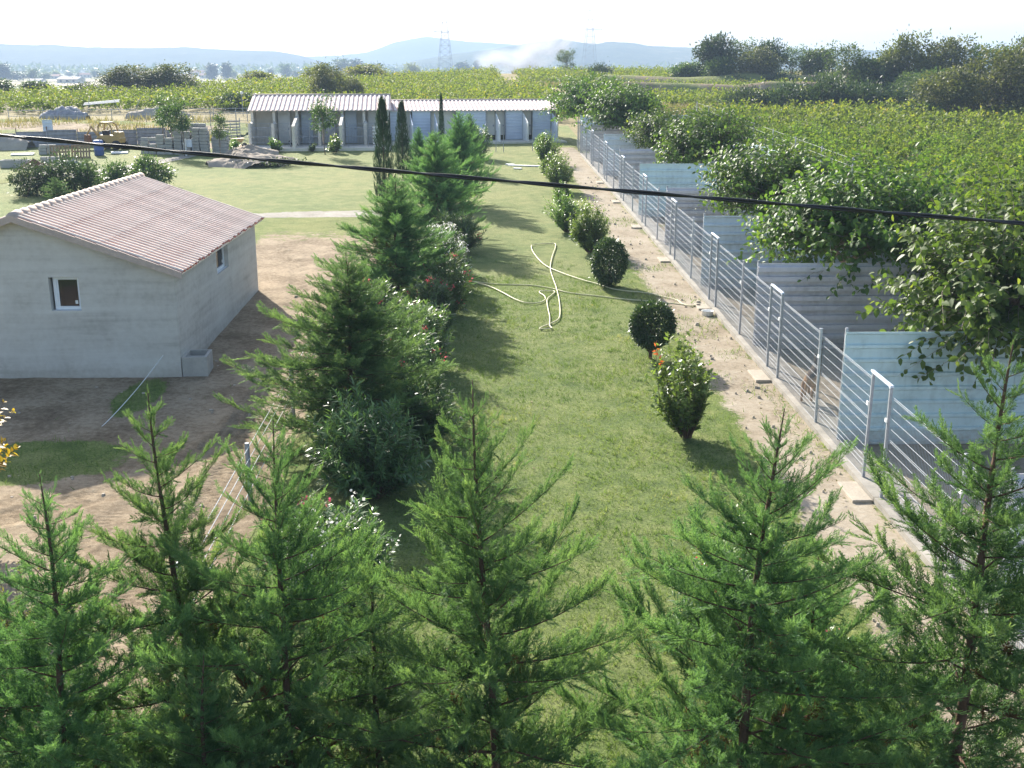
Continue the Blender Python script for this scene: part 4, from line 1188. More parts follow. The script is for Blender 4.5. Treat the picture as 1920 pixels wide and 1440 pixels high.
# bushes behind the house
BH = [crown(71, 2.2, (1.2, 1.1, .85), .85, 70, 60, .16, M['tree_dark'], M['bark'], .03, 4, ELLIP, .22), crown(72, 2.0, (1.1, 1.0, .75), .75, 60, 60, .16, M['oleander'], M['bark'], .03, 4, ELLIP, .22)]
for (x, y, s, v, lb) in ((-21.6, 54.0, .86, 0, 'dark rounded bush behind the house, leftmost of the clump'), (-19.9, 54.5, .98, 0, 'tallest dark bush of the clump behind the house'),
        (-18.4, 56.0, .82, 1, 'grey green oleander bush behind the house, right of the tallest'), (-17.0, 57.0, .95, 1, 'oleander bush with pale flower tips at the right of the clump behind the house')):
    plant('bush', x, y, BH[v], TC, lb, 'bush', 'bushes behind the house', x, s)
plant('cypress_tree', -18.95, 54.0, CON[0], TC, 'small yellowish cypress sprouting among the bushes behind the house', 'tree', None, 1.2, (.42, .42, .36))
plant('cypress_tree', -19.6, 51.6, CON[2], TC, 'low light green cypress just over the house ridge', 'tree', None, 2.2, (.45, .45, .24))

# ------------------------------------------------------------------ young trees and shrubs of the yard
YT = [crown(81, 3.4, (.75, .75, .95), 2.35, 40, 44, .16, M['tree_green'], M['greybark'], .045, 1, ELLIP, .26, .5),
      crown(82, 3.4, (.55, .55, 1.15), 2.3, 36, 44, .15, M['tree_green'], M['greybark'], .04, 1, ELLIP, .26, .5)]
for (x, y, s, v, lb) in ((-19.95, 72.0, 1.03, 0, 'young dark tree in front of the block pile, on its left'), (-18.75, 70.6, 1.0, 1, 'young tree with a tall pointed top, right of the block pile'),
        (-16.2, 69.2, .78, 1, 'small thin yellowish tree left of the earth heap'), (-21.6, 76.4, .95, 1, 'young tree with a bluish dim crown behind the block pile'),
        (-10.25, 71.6, 1.02, 0, 'slender young tree standing before the left kennel block')):
    plant('young_tree', x, y, YT[v], TC, lb, 'tree', 'young trees of the yard', x, s)
KS = bush(83, 46, (.45, .45, .48), .55, 10, .13, 'shrub', OVATE)
for (x, y, s, lb) in ((-13.65, 73.1, 1.0, 'light green shrub before the left kennel, second from the left'), (-9.75, 72.5, 1.2, 'tallest light green shrub, by the slender tree before the kennel'),
        (-16.2, 73.0, .95, 'leftmost light green shrub by the kennel yard'), (-11.3, 73.3, .55, 'low dark shrub at the kennel footing')):
    plant('kennel_shrub', x, y, KS, SLF, lb, 'shrub', 'small shrubs before the left kennel', x, s)

# ------------------------------------------------------------------ heaps
def heap(name, x, y, rx, ry, h, mat, label, cat, seed, rz=0, rough=.35, pebbles=0):
    n = 34; r = np.random.default_rng(seed)
    u = np.linspace(-1, 1, n); U, W = np.meshgrid(u, u)
    d = np.hypot(U, W); ang = np.arctan2(W, U)
    prof = np.clip(1 - d * (1 + .25 * np.sin(ang * 3 + seed)), 0, 1) ** .85
    Z = h * prof * (1 - rough / 2 + rough * vnoise(U, W, 3, seed)) + (.25 * h * vnoise(U, W, 8, seed + 1) + .16 * h * vnoise(U, W, 17, seed + 2)) * sstep(.0, .25, prof) - .06
    V = np.stack([U * rx, W * ry, Z], -1).reshape(-1, 3)
    i = np.arange(n - 1)[None] + n * np.arange(n - 1)[:, None]
    F = np.stack([i, i + 1, i + 1 + n, i + n], -1).reshape(-1, 4)
    o = mobj(name, tri_mesh(name, V, F, mat, None, True), None, (x, y, gz(x, y)), (.033, 0, rz))
    return tag(o, label, cat)
heap('earth_heap', -13.5, 66.2, 2.7, 1.7, .62, M['earthheap'], 'long low heap of pale earth on the grass before the kennels', 'heap', 3, R(22))
heap('earth_heap', -14.7, 70.6, 1.7, 1.4, .65, M['earthheap'], 'smaller earth heap behind the long one', 'heap', 4, R(10))
heap('sand_heap', -32.6, 75.6, 2.6, 2.0, 1.05, M['sand'], 'grey sand heap at the left edge of the yard', 'heap', 5)
heap('rubble_heap', -36.0, 99.0, 2.1, 1.5, 1.15, M['tarp'], 'grey heap covered with crumpled sheeting beyond the yard', 'heap', 6, R(-8), .6)
heap('rubble_heap', -28.6, 101.5, 3.0, 1.6, .9, M['sand'], 'low grey rubble heap right of the sheeted one', 'heap', 7)
hw = np.random.default_rng(9)
tm = TM(); n = 900
p = np.stack([hw.normal(-12.2, .8, n), hw.normal(65.4, .5, n), np.zeros(n)], 1); p[:, 2] = zf(p[:, 0], p[:, 1]) + .1 + .25 * hw.random(n)
tm.inst(ELLIP, p, hw.normal(size=(n, 3)) + np.array([0, 0, .8]), hw.normal(size=(n, 3)), .16 * hw.uniform(.6, 1.3, n), hw.random(n))
tag(mobj('heap_weeds', tm.mesh('heap_weeds', M['tree_dark'])), 'dark weeds growing at the foot of the long earth heap', 'weeds', kind='stuff')

# ------------------------------------------------------------------ block pile, pallets and other things of the yard
blk = MB().box(0, 0, 0, .47, .185, .19).mesh('block', M['block'], bevel=.015)
rb = random.Random(12)
stacks = ((-20.5, 72.0, 6), (-19.75, 72.9, 8), (-19.4, 71.9, 7), (-18.6, 72.9, 9), (-18.3, 72.0, 8), (-17.2, 72.5, 7), (-21.6, 72.4, 5))
SL = ['stack of grey concrete blocks, leftmost but one in the pile', 'tall block stack at the left back of the pile', 'block stack at the front middle of the pile', 'tallest block stack at the back of the pile',
      'block stack at the right front of the pile', 'lower block stack at the right end of the pile', 'lowest block stack at the left end of the pile']
for (x, y, hgt), lb in zip(stacks, SL):
    s = empty('block_stack', (x, y, gz(x, y)), R(rb.uniform(-6, 6)), lb, 'block stack', 'stacked concrete blocks in the yard')
    for k in range(hgt):
        for q in range(6):
            if k > hgt - 3 and rb.random() < .35: continue
            mobj('block', blk, s, (rb.uniform(-.03, .03) + (q % 2) * .52 - .25, (q // 2) * .205 - .3, .0 + k * .203), (0, 0, R(rb.uniform(-3, 3))))
for (x, y, hgt, lb) in ((-28.1, 71.8, 3, 'small stack of grey blocks left of the wooden pallets'), (-26.1, 66.8, 2, 'low stack of grey blocks in front of the wooden pallets')):
    s = empty('block_stack', (x, y, gz(x, y)), R(8), lb, 'block stack')
    for k in range(hgt):
        for q in range(4): mobj('block', blk, s, (rb.uniform(-.02, .02) + .52 * (q % 2), (q // 2) * .21, k * .203))
def pallet(x, y, z, rz, tilt, label):
    p = empty('wooden_pallet', (x, y, z), rz, label, 'pallet', 'wooden pallets in the yard'); p.rotation_euler = (tilt, 0, rz)
    for k in range(7): MB().box(-.6 + k * .175, -.05, 0, -.6 + k * .175 + .11, -.03, .82).obj('slat', M['wood'], p)
    for z_ in (.02, .37, .72): MB().box(-.6, -.03, z_, .56, .06, z_ + .09).obj('bearer', M['wood'], p)
    return p
pallet(-25.9, 69.4, gz(0, 69.4), .05, -.12, 'brown wooden pallet standing upright, left one of two')
pallet(-24.75, 69.7, gz(0, 69.7), -.05, -.15, 'greyer wooden pallet standing upright, right one of two')
dr = empty('blue_drum', (-24.2, 71.3, gz(0, 71.3)), 0, 'blue plastic drum beside the pallets', 'drum')
MB().tube([(0, 0, 0), (0, 0, .05), (0, 0, .3), (0, 0, .33), (0, 0, .36), (0, 0, .62), (0, 0, .65), (0, 0, .68), (0, 0, .90), (0, 0, .93)], [.27, .29, .29, .31, .29, .29, .31, .29, .28, .25], 14).obj('drum_body', M['blue'], dr, smooth=True)
MB().tube([(.1, 0, .93), (.1, 0, .96)], .04, 8).obj('bung', M['white'], dr)
for i, (x, y, w, d, rz, lb) in enumerate(((-29.0, 71.5, 1.3, .6, .2, 'white board lying left of the yard rubble'), (-25.4, 67.6, 1.0, .4, -.1, 'white slab lying before the pallets'), (-23.3, 72.4, 1.0, .8, .3, 'pale board lying between drum and digger'))):
    tag(MB().box(-w / 2, -d / 2, 0, w / 2, d / 2, .07).obj('board', M['white'], None, loc=(x, y, gz(x, y) + .03), rot=(.033, 0, rz)), lb, 'board')
cr = empty('concrete_trough', (-26.9, 65.2, gz(0, 65.2)), R(8), 'grey concrete trough on the grass at the left', 'trough')
b = MB().box(-.75, -.4, 0, .75, -.32, .42).box(-.75, .32, 0, .75, .4, .42).box(-.75, -.32, 0, -.66, .32, .42).box(.66, -.32, 0, .75, .32, .42).box(-.66, -.32, 0, .66, .32, .08)
b.obj('trough_body', M['block'], cr, bevel=.01)
tag(heap('rubble_heap', -25.6, 64.4, .9, .5, .45, M['rust'], 'small reddish rubble pile beside the trough', 'heap', 11, 0, .8))
tag(heap('rubble_heap', -23.9, 66.0, .8, .5, .3, M['block'], 'small grey rubble pile right of the low block stack', 'heap', 12, 0, .8))
# long low ribbed fence of the yard
sf = empty('sheet_fence', (-33, 75.6, gz(0, 75.6)), R(14), 'long low grey ribbed metal fence across the yard', 'fence')
for k in range(7):
    hk = .95 + .08 * (k % 3)
    o = ribbed(1.88, hk, .24, .03, .03, .7).obj('sheet', M['tarp'], sf, loc=(k * 1.9, 0, .0 + .033 * k * 1.9 * .24))
    MB().box(-.025, .03, 0, .025, .08, hk + .25).obj('post', M['rust'], sf, loc=(k * 1.9 + .03, 0, 0))
ribbed(.62, 1.75, .24, .03, .03, .7).obj('sheet', M['blue_sheet'], sf, loc=(3.6, .12, .05))
sf2 = empty('sheet_fence', (-41.5, 83, gz(0, 83)), R(12), 'short ribbed metal fence at the left edge behind the sand heap', 'fence')
for k in range(3): ribbed(1.88, 1.1 + .1 * k, .24, .03, .03, .7).obj('sheet', M['tarp'], sf2, loc=(k * 1.9, 0, .02 * k))
# digger
dg = empty('small_digger', (-24.6, 74.9, gz(0, 74.9)), R(-8), 'small yellow digger with a rounded cab parked in the yard', 'digger')
MB().prism([(-.75, .42), (.8, .42), (.85, .75), (.45, .9), (-.55, .95), (-.8, .7)], 'y', -.45, .45).obj('body', M['yellow'], dg, bevel=.03)
MB().prism([(.35, .9), (.82, .72), (.8, 1.12), (.4, 1.15)], 'y', -.4, .4).obj('bonnet', M['yellow'], dg, bevel=.03)
for s in (-1, 1):
    MB().tube(smooth_line([(-.6, s * .42, .9), (-.55, s * .42, 1.5), (-.35, s * .42, 1.68), (.05, s * .42, 1.68), (.28, s * .42, 1.5), (.34, s * .42, .95)], 4), .05, 6).obj('cab_frame', M['yellow'], dg, smooth=True)
MB().prism([(-.5, 1.66), (.15, 1.66), (.1, 1.76), (-.45, 1.76)], 'y', -.46, .46).obj('cab_roof', M['yellow'], dg, bevel=.03)
MB().box(-.45, -.15, .92, -.1, .2, 1.2).obj('seat', M['rubber'], dg)
for (x, s, rr) in ((-.5, -1, .36), (-.5, 1, .36), (.6, -1, .30), (.6, 1, .30)):
    w = MB().tube([(x, s * .40, rr), (x, s * .44, rr), (x, s * .60, rr), (x, s * .64, rr)], [rr * .85, rr, rr, rr * .85], 18).obj('wheel', M['rubber'], dg)
    MB().tube([(x, s * .635, rr), (x, s * .66, rr)], rr * .45, 12).obj('hub', M['yellow'], w)
MB().tube([(-.75, 0, .8), (-1.25, 0, 1.45), (-1.6, 0, .9)], [.09, .08, .06], 6).obj('arm', M['yellow'], dg)
MB().prism([(-1.7, .5), (-1.4, .45), (-1.45, .9), (-1.65, .95)], 'y', -.25, .25).obj('bucket', M['rust'], dg)
# white post with plate, rack, yellow bin, lamp
wp = empty('white_gate_post', (-18.75, 70.9, gz(0, 70.9)), 0, 'white post with a pale plate at the end of the yard path', 'post')
MB().box(-.09, -.08, -.1, .07, .08, 1.05).obj('post_shaft', M['white'], wp, bevel=.01); MB().box(.10, -.03, .55, .42, .0, 1.0).obj('plate', M['blue_sheet'], wp)
MB().box(.42, -.03, -.1, .47, .02, 1.05).obj('side_bar', M['galv'], wp)
rk = empty('metal_rack', (-18.9, 82.0, gz(0, 82)), R(30), 'leaning grey metal grid with horizontal bars near the kennel corner', 'rack')
for k in range(6): MB().box(0, -.02, .15 + k * .2, 1.25, .02, .24 + k * .2).obj('bar', M['tarp'], rk)
for x in (.0, 1.2): MB().box(x, .021, 0, x + .05, .07, 1.45).obj('upright', M['galv'], rk)
yb = empty('yellow_barrow', (-16.6, 75.5, gz(0, 75.5)), R(20), 'small yellow wheelbarrow near the kennel shrubs', 'wheelbarrow')
MB().prism([(-.35, .62), (-.2, .35), (.3, .35), (.5, .66)], 'y', -.26, .26).obj('tray', M['yellow'], yb); MB().tube([(.52, -.03, .18), (.52, .03, .18)], .18, 14).obj('wheel', M['rubber'], yb)
for s in (-1, 1): MB().tube([(.52, s * .06, .18), (-.1, s * .24, .42), (-.75, s * .26, .6)], .018, 5).obj('handle', M['galv'], yb)
for s in (-1, 1): MB().tube([(-.15, s * .22, .4), (-.25, s * .24, 0)], .016, 5).obj('leg', M['galv'], yb)
lp_ = empty('yard_lamp', (-21.9, 103, gz(0, 103)), 0, 'thin lamp post with a small white head behind the left kennel', 'lamp post')
MB().tube([(0, 0, 0), (0, 0, 1.9)], .03, 6).obj('pole', M['galv'], lp_); MB().tube([(0, 0, 1.9), (0, 0, 1.95), (0, 0, 2.12), (0, 0, 2.16)], [.06, .13, .13, .05], 10).obj('lamp_head', M['white'], lp_)
fr_ = empty('collapsed_roof', (-37.2, 106.5, gz(0, 106.5)), R(6), 'tilted pale sheet roof on leaning poles behind the sheeted heap', 'shelter')
o = ribbed(3.2, .8, .2, .02, .02, .8).obj('roof_sheet', M['cream'], fr_, loc=(0, 0, .75), rot=(R(-74), R(-5), 0))
for (x, a) in ((.3, .2), (3.2, -.6), (4.4, .7)): MB().tube([(x, .3, 0), (x + a, .5, 1.45)], .03, 5).obj('pole', M['galv'], fr_)
bf = empty('boundary_wires', (-30, 97, gz(0, 97)), R(3), 'two pale horizontal rails bordering the vineyard left of the kennel', 'rail')
for z in (.5, .95): MB().tube([(-10, 0, z), (12.5, 1.0, z + .15)], .022, 5).obj('rail', M['wire'], bf)
for k in range(9): MB().tube([(-10 + k * 2.8, .2, -.1), (-10 + k * 2.8, .2, 1.15)], .03, 5).obj('post', M['galv'], bf)
lw = empty('side_wire_fence', (-17.6, 82.5, gz(0, 82.5)), R(20), 'tall dense grey wire fence at the left end of the masonry kennel', 'fence')
g = MB()
for k in range(60): g.tube([(k * .09 - 4, 0, 0), (k * .09 - 4, 0, 1.9)], .006, 3, False)
for z in (.05, .65, 1.25, 1.85): g.tube([(-4, 0, z), (1.35, 0, z)], .012, 4)
g.obj('wire_mesh', M['wire'], lw)
for k in range(4): MB().tube([(-4 + k * 1.78, .03, 0), (-4 + k * 1.78, .03, 2.0)], .03, 5).obj('post', M['galv'], lw)

# ------------------------------------------------------------------ dogs
def mat_fur(name, tan, black, zsplit):
    t = NT(name); c = t.objc(); sx = t.n('ShaderNodeSeparateXYZ'); t.l(c, sx.inputs[0])
    n1 = t.noise(c, 7, 4); n2 = t.noise(c, 60, 3)
    h = t.math('ADD', sx.outputs[2], t.math('MULTIPLY', t.math('SUBTRACT', n1, .5), .16))
    m = t.ramp(h, [(zsplit, (0, 0, 0)), (zsplit + .06, (1, 1, 1))])
    col = t.mix(m, tan, black)
    col = t.mix(t.math('MULTIPLY', n2, .5), col, tuple(x * .55 for x in tan))
    return t.done(t.bsdf(col, .85, t.bump(n2, .4, .01), 0, .15))
def dog(name, loc_, rz, mat, label, s=1.0):
    """standing dog, nose towards +X: one continuous skinned mesh"""
    P = {'hip': (-.30, 0, .52, .10), 'belly': (-.05, 0, .50, .105), 'chest': (.24, 0, .48, .135), 'neck0': (.36, 0, .58, .095), 'neck1': (.46, 0, .70, .075), 'head': (.54, 0, .76, .072), 'muz': (.64, 0, .735, .042), 'nose': (.70, 0, .725, .028),
         'tail0': (-.40, 0, .50, .04), 'tail1': (-.50, 0, .40, .035), 'tail2': (-.56, 0, .24, .028), 'tail3': (-.60, 0, .18, .012)}
    E_ = [('hip', 'belly'), ('belly', 'chest'), ('chest', 'neck0'), ('neck0', 'neck1'), ('neck1', 'head'), ('head', 'muz'), ('muz', 'nose'), ('hip', 'tail0'), ('tail0', 'tail1'), ('tail1', 'tail2'), ('tail2', 'tail3')]
    for q, sy in (('l', 1), ('r', -1)):
        f = .05 * sy
        P.update({'sh' + q: (.25, .085 * sy, .40, .062), 'el' + q: (.22 + f * .4, .10 * sy, .28, .042), 'wr' + q: (.25 + f * .6, .095 * sy, .13, .029), 'pa' + q: (.26 + f * .6, .095 * sy, .025, .031), 'to' + q: (.31 + f * .6, .095 * sy, .022, .024),
                  'th' + q: (-.29, .08 * sy, .40, .078), 'kn' + q: (-.22 - f, .10 * sy, .30, .055), 'ho' + q: (-.39 - f, .095 * sy, .17, .030), 'hp' + q: (-.36 - f, .095 * sy, .03, .029), 'ht' + q: (-.31 - f, .095 * sy, .022, .024),
                  'ea' + q: (.50, .045 * sy, .82, .028), 'et' + q: (.50, .055 * sy, .89, .010)})
        E_ += [('chest', 'sh' + q), ('sh' + q, 'el' + q), ('el' + q, 'wr' + q), ('wr' + q, 'pa' + q), ('pa' + q, 'to' + q), ('hip', 'th' + q), ('th' + q, 'kn' + q), ('kn' + q, 'ho' + q), ('ho' + q, 'hp' + q), ('hp' + q, 'ht' + q), ('head', 'ea' + q), ('ea' + q, 'et' + q)]
    ks = list(P); me = bpy.data.meshes.new(name)
    me.from_pydata([P[k][:3] for k in ks], [(ks.index(a), ks.index(b_)) for a, b_ in E_], [])
    o = bpy.data.objects.new(name, me); link(o); o.location = loc_; o.rotation_euler = (0, 0, rz); o.scale = (s, s, s)
    me.materials.append(mat)
    sk = o.modifiers.new('skin', 'SKIN'); sk.use_smooth_shade = True
    for i, k in enumerate(ks):
        d = me.skin_vertices[0].data[i]; d.radius = (P[k][3], P[k][3]); d.use_root = (k == 'hip')
    sb = o.modifiers.new('sub', 'SUBSURF'); sb.levels = 2; sb.render_levels = 2
    return tag(o, label, 'dog')
dog('dog', (fx(22.7) + .34, 22.7, gz(0, 22.7) + .12), R(62), mat_fur('tan_black_fur', (.36, .21, .10), (.03, .026, .024), .50), 'tan and black shepherd dog standing behind the wire fence', .98)
dog('dog', (-12.75, 74.9, gz(0, 74.9) + .08), R(170), mat_fur('black_fur', (.02, .019, .02), (.018, .017, .018), .5), 'small black dog in the left kennel yard', .55)

# ------------------------------------------------------------------ vineyard
def vine(seed, nleaf, size):
    r = np.random.default_rng(seed); m = 14
    tips = norm(r.normal(size=(m, 3)) * np.array([1, 1, .6]) + np.array([0, 0, .35])) * r.uniform(.55, 1.0, m)[:, None] * np.array([.85, .62, .78]) + np.array([0, 0, .82])
    k = r.integers(0, m, nleaf); t = r.uniform(.25, 1.05, nleaf)
    pos = tips[k] * t[:, None] + np.array([0, 0, .45]) * (1 - t[:, None]) + r.normal(0, .11, (nleaf, 3)); pos[:, 2] = np.maximum(pos[:, 2], .08)
    yd = r.normal(0, .7, (nleaf, 3)) + (tips[k] - np.array([0, 0, .7])) * .7 - np.array([0, 0, .25]); up = np.array([0, 0, .8]) + r.normal(0, .5, (nleaf, 3))
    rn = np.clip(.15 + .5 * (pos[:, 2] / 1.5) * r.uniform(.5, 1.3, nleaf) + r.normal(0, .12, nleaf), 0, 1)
    return pos, yd, up, size * r.uniform(.65, 1.25, nleaf), rn
VM = []
for s in range(5):
    q = vine(100 + s, 420, .15); t = TM(); t.inst(OVATE, *q)
    w = MB().tube([(0, 0, -.1), (.03, .02, .3), (0, 0, .55)], [.035, .03, .03], 5)
    VM.append((w.mesh('stem', M['greybark']), t.mesh('leaves', M['vine'])))
rv = np.random.default_rng(77)
spots = []
def vrow(y0, y1, xf0, xf1, dy=2.35, dx=1.0):
    y = y0
    while y < y1:
        a, b_ = xf0(y), xf1(y); x = a + rv.uniform(0, dx)
        while x < b_:
            spots.append((x, y + rv.normal(0, .14))); x += dx * rv.uniform(.85, 1.15)
        y += dy
edge = lambda x: float(np.clip(194 + (x + 2) * 1.23 if x < -2 else 199, 118, 200))
vrow(26, 104, lambda y: 15.4 + max(0, (y - 85)) * .12, lambda y: .49 * y + 7)                       # right of the pens
vrow(113, 129, lambda y: 17.5, lambda y: 41 if y < 120 else 45)                                        # first terrace
vrow(134, 150, lambda y: 10, lambda y: 52)                                                             # second terrace
vrow(158, 197, lambda y: 4.5, lambda y: 46 - max(0, y - 165) * .55)                                    # third terrace
y = 97.0
while y < 197:                                                                                        # behind the kennels
    x = -60.0
    while x < (1.5 if y > 150 else 7.0 - max(0, 100 - y) * 0):
        if y < edge(x) - 1 and not (x < -20 and y < 108 + (-20 - x) * -.05) and abs(x - .02 * y) < .5 * y + 4: spots.append((x + rv.normal(0, .12), y + rv.normal(0, .14)))
        x += 1.2 * rv.uniform(.85, 1.15)
    y += 2.0
spots = np.array(spots)
spots = spots[(rv.random(len(spots)) > .025) & (np.abs(spots[:, 0] - .02 * spots[:, 1]) < .48 * spots[:, 1] + 5)]
near = np.argsort(np.hypot(spots[:, 0], spots[:, 1]))[:300]
for i in near:
    x, y = spots[i]; s = rv.uniform(.85, 1.18)
    rzv = float(rv.normal(0, .3) + math.pi * rv.integers(0, 2))
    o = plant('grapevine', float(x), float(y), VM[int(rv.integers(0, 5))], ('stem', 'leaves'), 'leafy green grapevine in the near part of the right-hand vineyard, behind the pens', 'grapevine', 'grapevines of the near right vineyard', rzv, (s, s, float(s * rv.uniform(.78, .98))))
rest = np.delete(spots, near, axis=0)
tm = TM(); DM = T_([(0, 0, 0), (-.36, .45, .08), (0, 1, -.08), (.36, .45, .08)], [(0, 3, 1), (1, 3, 2)])
P_, Y_, U_, S_, R_ = [], [], [], [], []
for k, (x, y) in enumerate(rest):
    far = math.hypot(x, y)
    nl = 190 if far < 80 else (110 if far < 120 else 66)
    p, yd, up, sc, rn = vine(500 + k % 60, nl, .17 if far < 80 else .23)
    s = rv.uniform(.85, 1.2); a = rv.normal(0, .3) + math.pi * rv.integers(0, 2); ca, sa = math.cos(a), math.sin(a)
    rot = np.array([[ca, sa, 0], [-sa, ca, 0], [0, 0, 1]])
    P_.append(p @ rot * s * np.array([1, 1, .86]) + np.array([x, y, gz(x, y)])); Y_.append(yd @ rot); U_.append(up); S_.append(sc * s)
    R_.append(np.clip(rn + rv.normal(0, .07) + .10 * (far > 95), 0, 1))
tm.inst(DM, np.concatenate(P_), np.concatenate(Y_), np.concatenate(U_), np.concatenate(S_), np.concatenate(R_))
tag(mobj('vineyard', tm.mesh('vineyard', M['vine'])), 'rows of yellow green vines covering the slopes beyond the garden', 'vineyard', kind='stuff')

# ------------------------------------------------------------------ hedge trees on the right crest
HT = {}
def ht(kind):
    if kind not in HT:
        k = kind
        HT[k] = {'oak': lambda: crown(201, 6, (2.6, 2.4, 2.0), 3.6, 80, 70, .38, M['tree_dark'], M['bark'], .16, 1, ELLIP, .20, .5),
                 'green': lambda: crown(202, 6, (2.8, 2.6, 2.5), 2.9, 95, 75, .38, M['tree_green'], M['bark'], .14, 3, ELLIP, .20, .6),
                 'olive': lambda: crown(203, 6, (2.9, 2.6, 2.3), 2.9, 95, 75, .36, M['tree_olive'], M['greybark'], .12, 4, ELLIP, .20, .6),
                 'airy': lambda: crown(204, 6, (2.2, 2.0, 2.4), 3.9, 60, 48, .30, M['tree_green'], M['greybark'], .10, 2, ELLIP, .17, .7),
                 'low': lambda: crown(205, 2, (2.6, 1.6, .9), .8, 80, 70, .28, M['tree_dark'], M['bark'], .06, 4, ELLIP, .24, .6),
                 'poplar': lambda: crown(206, 12, (1.5, 1.5, 5.6), 6.2, 70, 40, .8, M['tree_dark'], M['bark'], .25, 1, ELLIP, .28, .6),
                 'round': lambda: crown(207, 10, (4.6, 4.4, 4.0), 5.2, 80, 40, .85, M['tree_green'], M['bark'], .3, 1, ELLIP, .20, .6),
                 'pale': lambda: crown(208, 8, (4.2, 4.0, 3.4), 4.2, 70, 40, .8, M['tree_pale'], M['bark'], .25, 1, ELLIP, .20, .6)}[k]()
    return HT[kind]
def wild(kind, x, y, h, w, label, cat, group, name, base):
    """place a tree of the given kind, scaled to height h and width w"""
    bh, bwid = base
    return plant(name, x, y, ht(kind), TC, label, cat, group, (x * 1.7) % 6.28, (w / bwid, w / bwid, h / bh))
BASE = {'oak': (5.9, 5.6), 'green': (5.7, 6.0), 'olive': (5.5, 6.2), 'airy': (6.6, 4.6), 'low': (1.9, 5.4), 'poplar': (12.4, 3.6), 'round': (9.8, 9.6), 'pale': (8.0, 8.8)}
crest = [('green', 27.5, 160, 3.6, 5.5, 'small dark tree at the left end of the crest hedge'), ('oak', 31.2, 160, 7.0, 5.6, 'umbrella-topped tree rising highest at the left of the crest hedge'),
         ('green', 31.4, 157, 4.6, 5.0, 'blue green bush below the umbrella-topped tree'), ('airy', 35.0, 161, 6.3, 4.6, 'open dark tree with see-through branches right of the umbrella-topped one'),
         ('olive', 36.2, 156, 4.6, 6.5, 'yellowish bush before the open dark tree'), ('oak', 38.8, 161, 6.2, 4.8, 'second dark open-crowned tree of the crest hedge'),
         ('airy', 42.2, 161, 5.4, 4.0, 'thin feathery tree between the dark crest trees'), ('green', 44.8, 158, 5.8, 5.6, 'pointed dark green tree of the crest hedge, mid right'),
         ('green', 45.6, 143, 3.6, 7.0, 'low grey green bush where the hedge dips'), ('airy', 40.3, 131, 6.2, 4.6, 'brownish open tree left of the big bush mass'), ('green', 43.3, 129, 5.2, 6.5, 'bright green tree in the big bush mass'),
         ('olive', 46.2, 128, 6.3, 6.5, 'olive brown tree with wispy top in the big bush mass'), ('olive', 50.2, 126, 6.0, 7.0, 'rounded brownish tree at the top of the big bush mass'), ('green', 47.8, 122, 4.0, 6.0, 'dark green ivy-clad bush low in the big bush mass'),
         ('airy', 54.0, 124, 6.2, 5.5, 'thin brown tree at the right of the big bush mass'), ('olive', 57.5, 124, 6.1, 6.0, 'brown tree behind the right edge trees'), ('airy', 60.5, 121, 6.6, 5.5, 'wispy tree at the upper right corner of the view'),
         ('olive', 44.3, 98.5, 5.3, 6.5, 'big brown spreading tree at the right edge of the vineyard'), ('olive', 39.6, 98.5, 4.0, 5.6, 'dark olive tree left of the big spreading one'), ('green', 48.0, 99.5, 5.4, 6, 'tree at the very right edge of the vineyard'),
         ('airy', 42.6, 115, 3.6, 3.6, 'small olive tree standing alone in the vineyard strip')]
for (k, x, y, h, w, lb) in crest: wild(k, x, y, h, w, lb, 'tree', 'trees on the crest to the right', 'hedge_tree', BASE[k])
brm = [('low', 24.5, 108.6, 2.0, 5.6, 'left end of the dark bramble hedge above the near vines'), ('low', 28.3, 108.2, 2.3, 5.8, 'bramble clump second from the left in the dark hedge'), ('low', 32.0, 108.4, 2.9, 5.8, 'tallest bramble clump in the middle of the dark hedge'),
       ('low', 35.6, 108.6, 2.4, 5.8, 'bramble clump second from the right in the dark hedge'), ('low', 39.2, 108.8, 2.0, 5.2, 'right end of the dark bramble hedge'), ('low', 26.5, 160.5, 1.6, 5, 'low dark bush left of the crest hedge'), ('low', 32.5, 154.5, 1.6, 5.5, 'low dark shrubbery under the umbrella-topped tree'),
       ('low', 38.0, 153.0, 1.8, 6, 'low dark shrubbery under the open dark trees'), ('low', 43.0, 148.0, 1.8, 6.5, 'low dark shrubbery under the pointed green tree'), ('low', 45.0, 125.0, 2.0, 6.5, 'low dark bush at the foot of the big bush mass'), ('low', 50.5, 121.0, 2.0, 6.5, 'dark bush low right in the big bush mass'),
       ('low', 37.0, 97.6, 1.4, 4.6, 'dark low bush left of the right edge trees'), ('low', 17.2, 178.0, 2.0, 5.0, 'low dark bush on the skyline above the tall mulberry'), ('low', -23.9, 112.0, 1.5, 4.6, 'dark bush behind the lamp post left of the kennels')]
for (k, x, y, h, w, lb) in brm: wild(k, x, y, h, w, lb, 'bush', 'dark low bushes', 'bramble_bush', BASE[k])
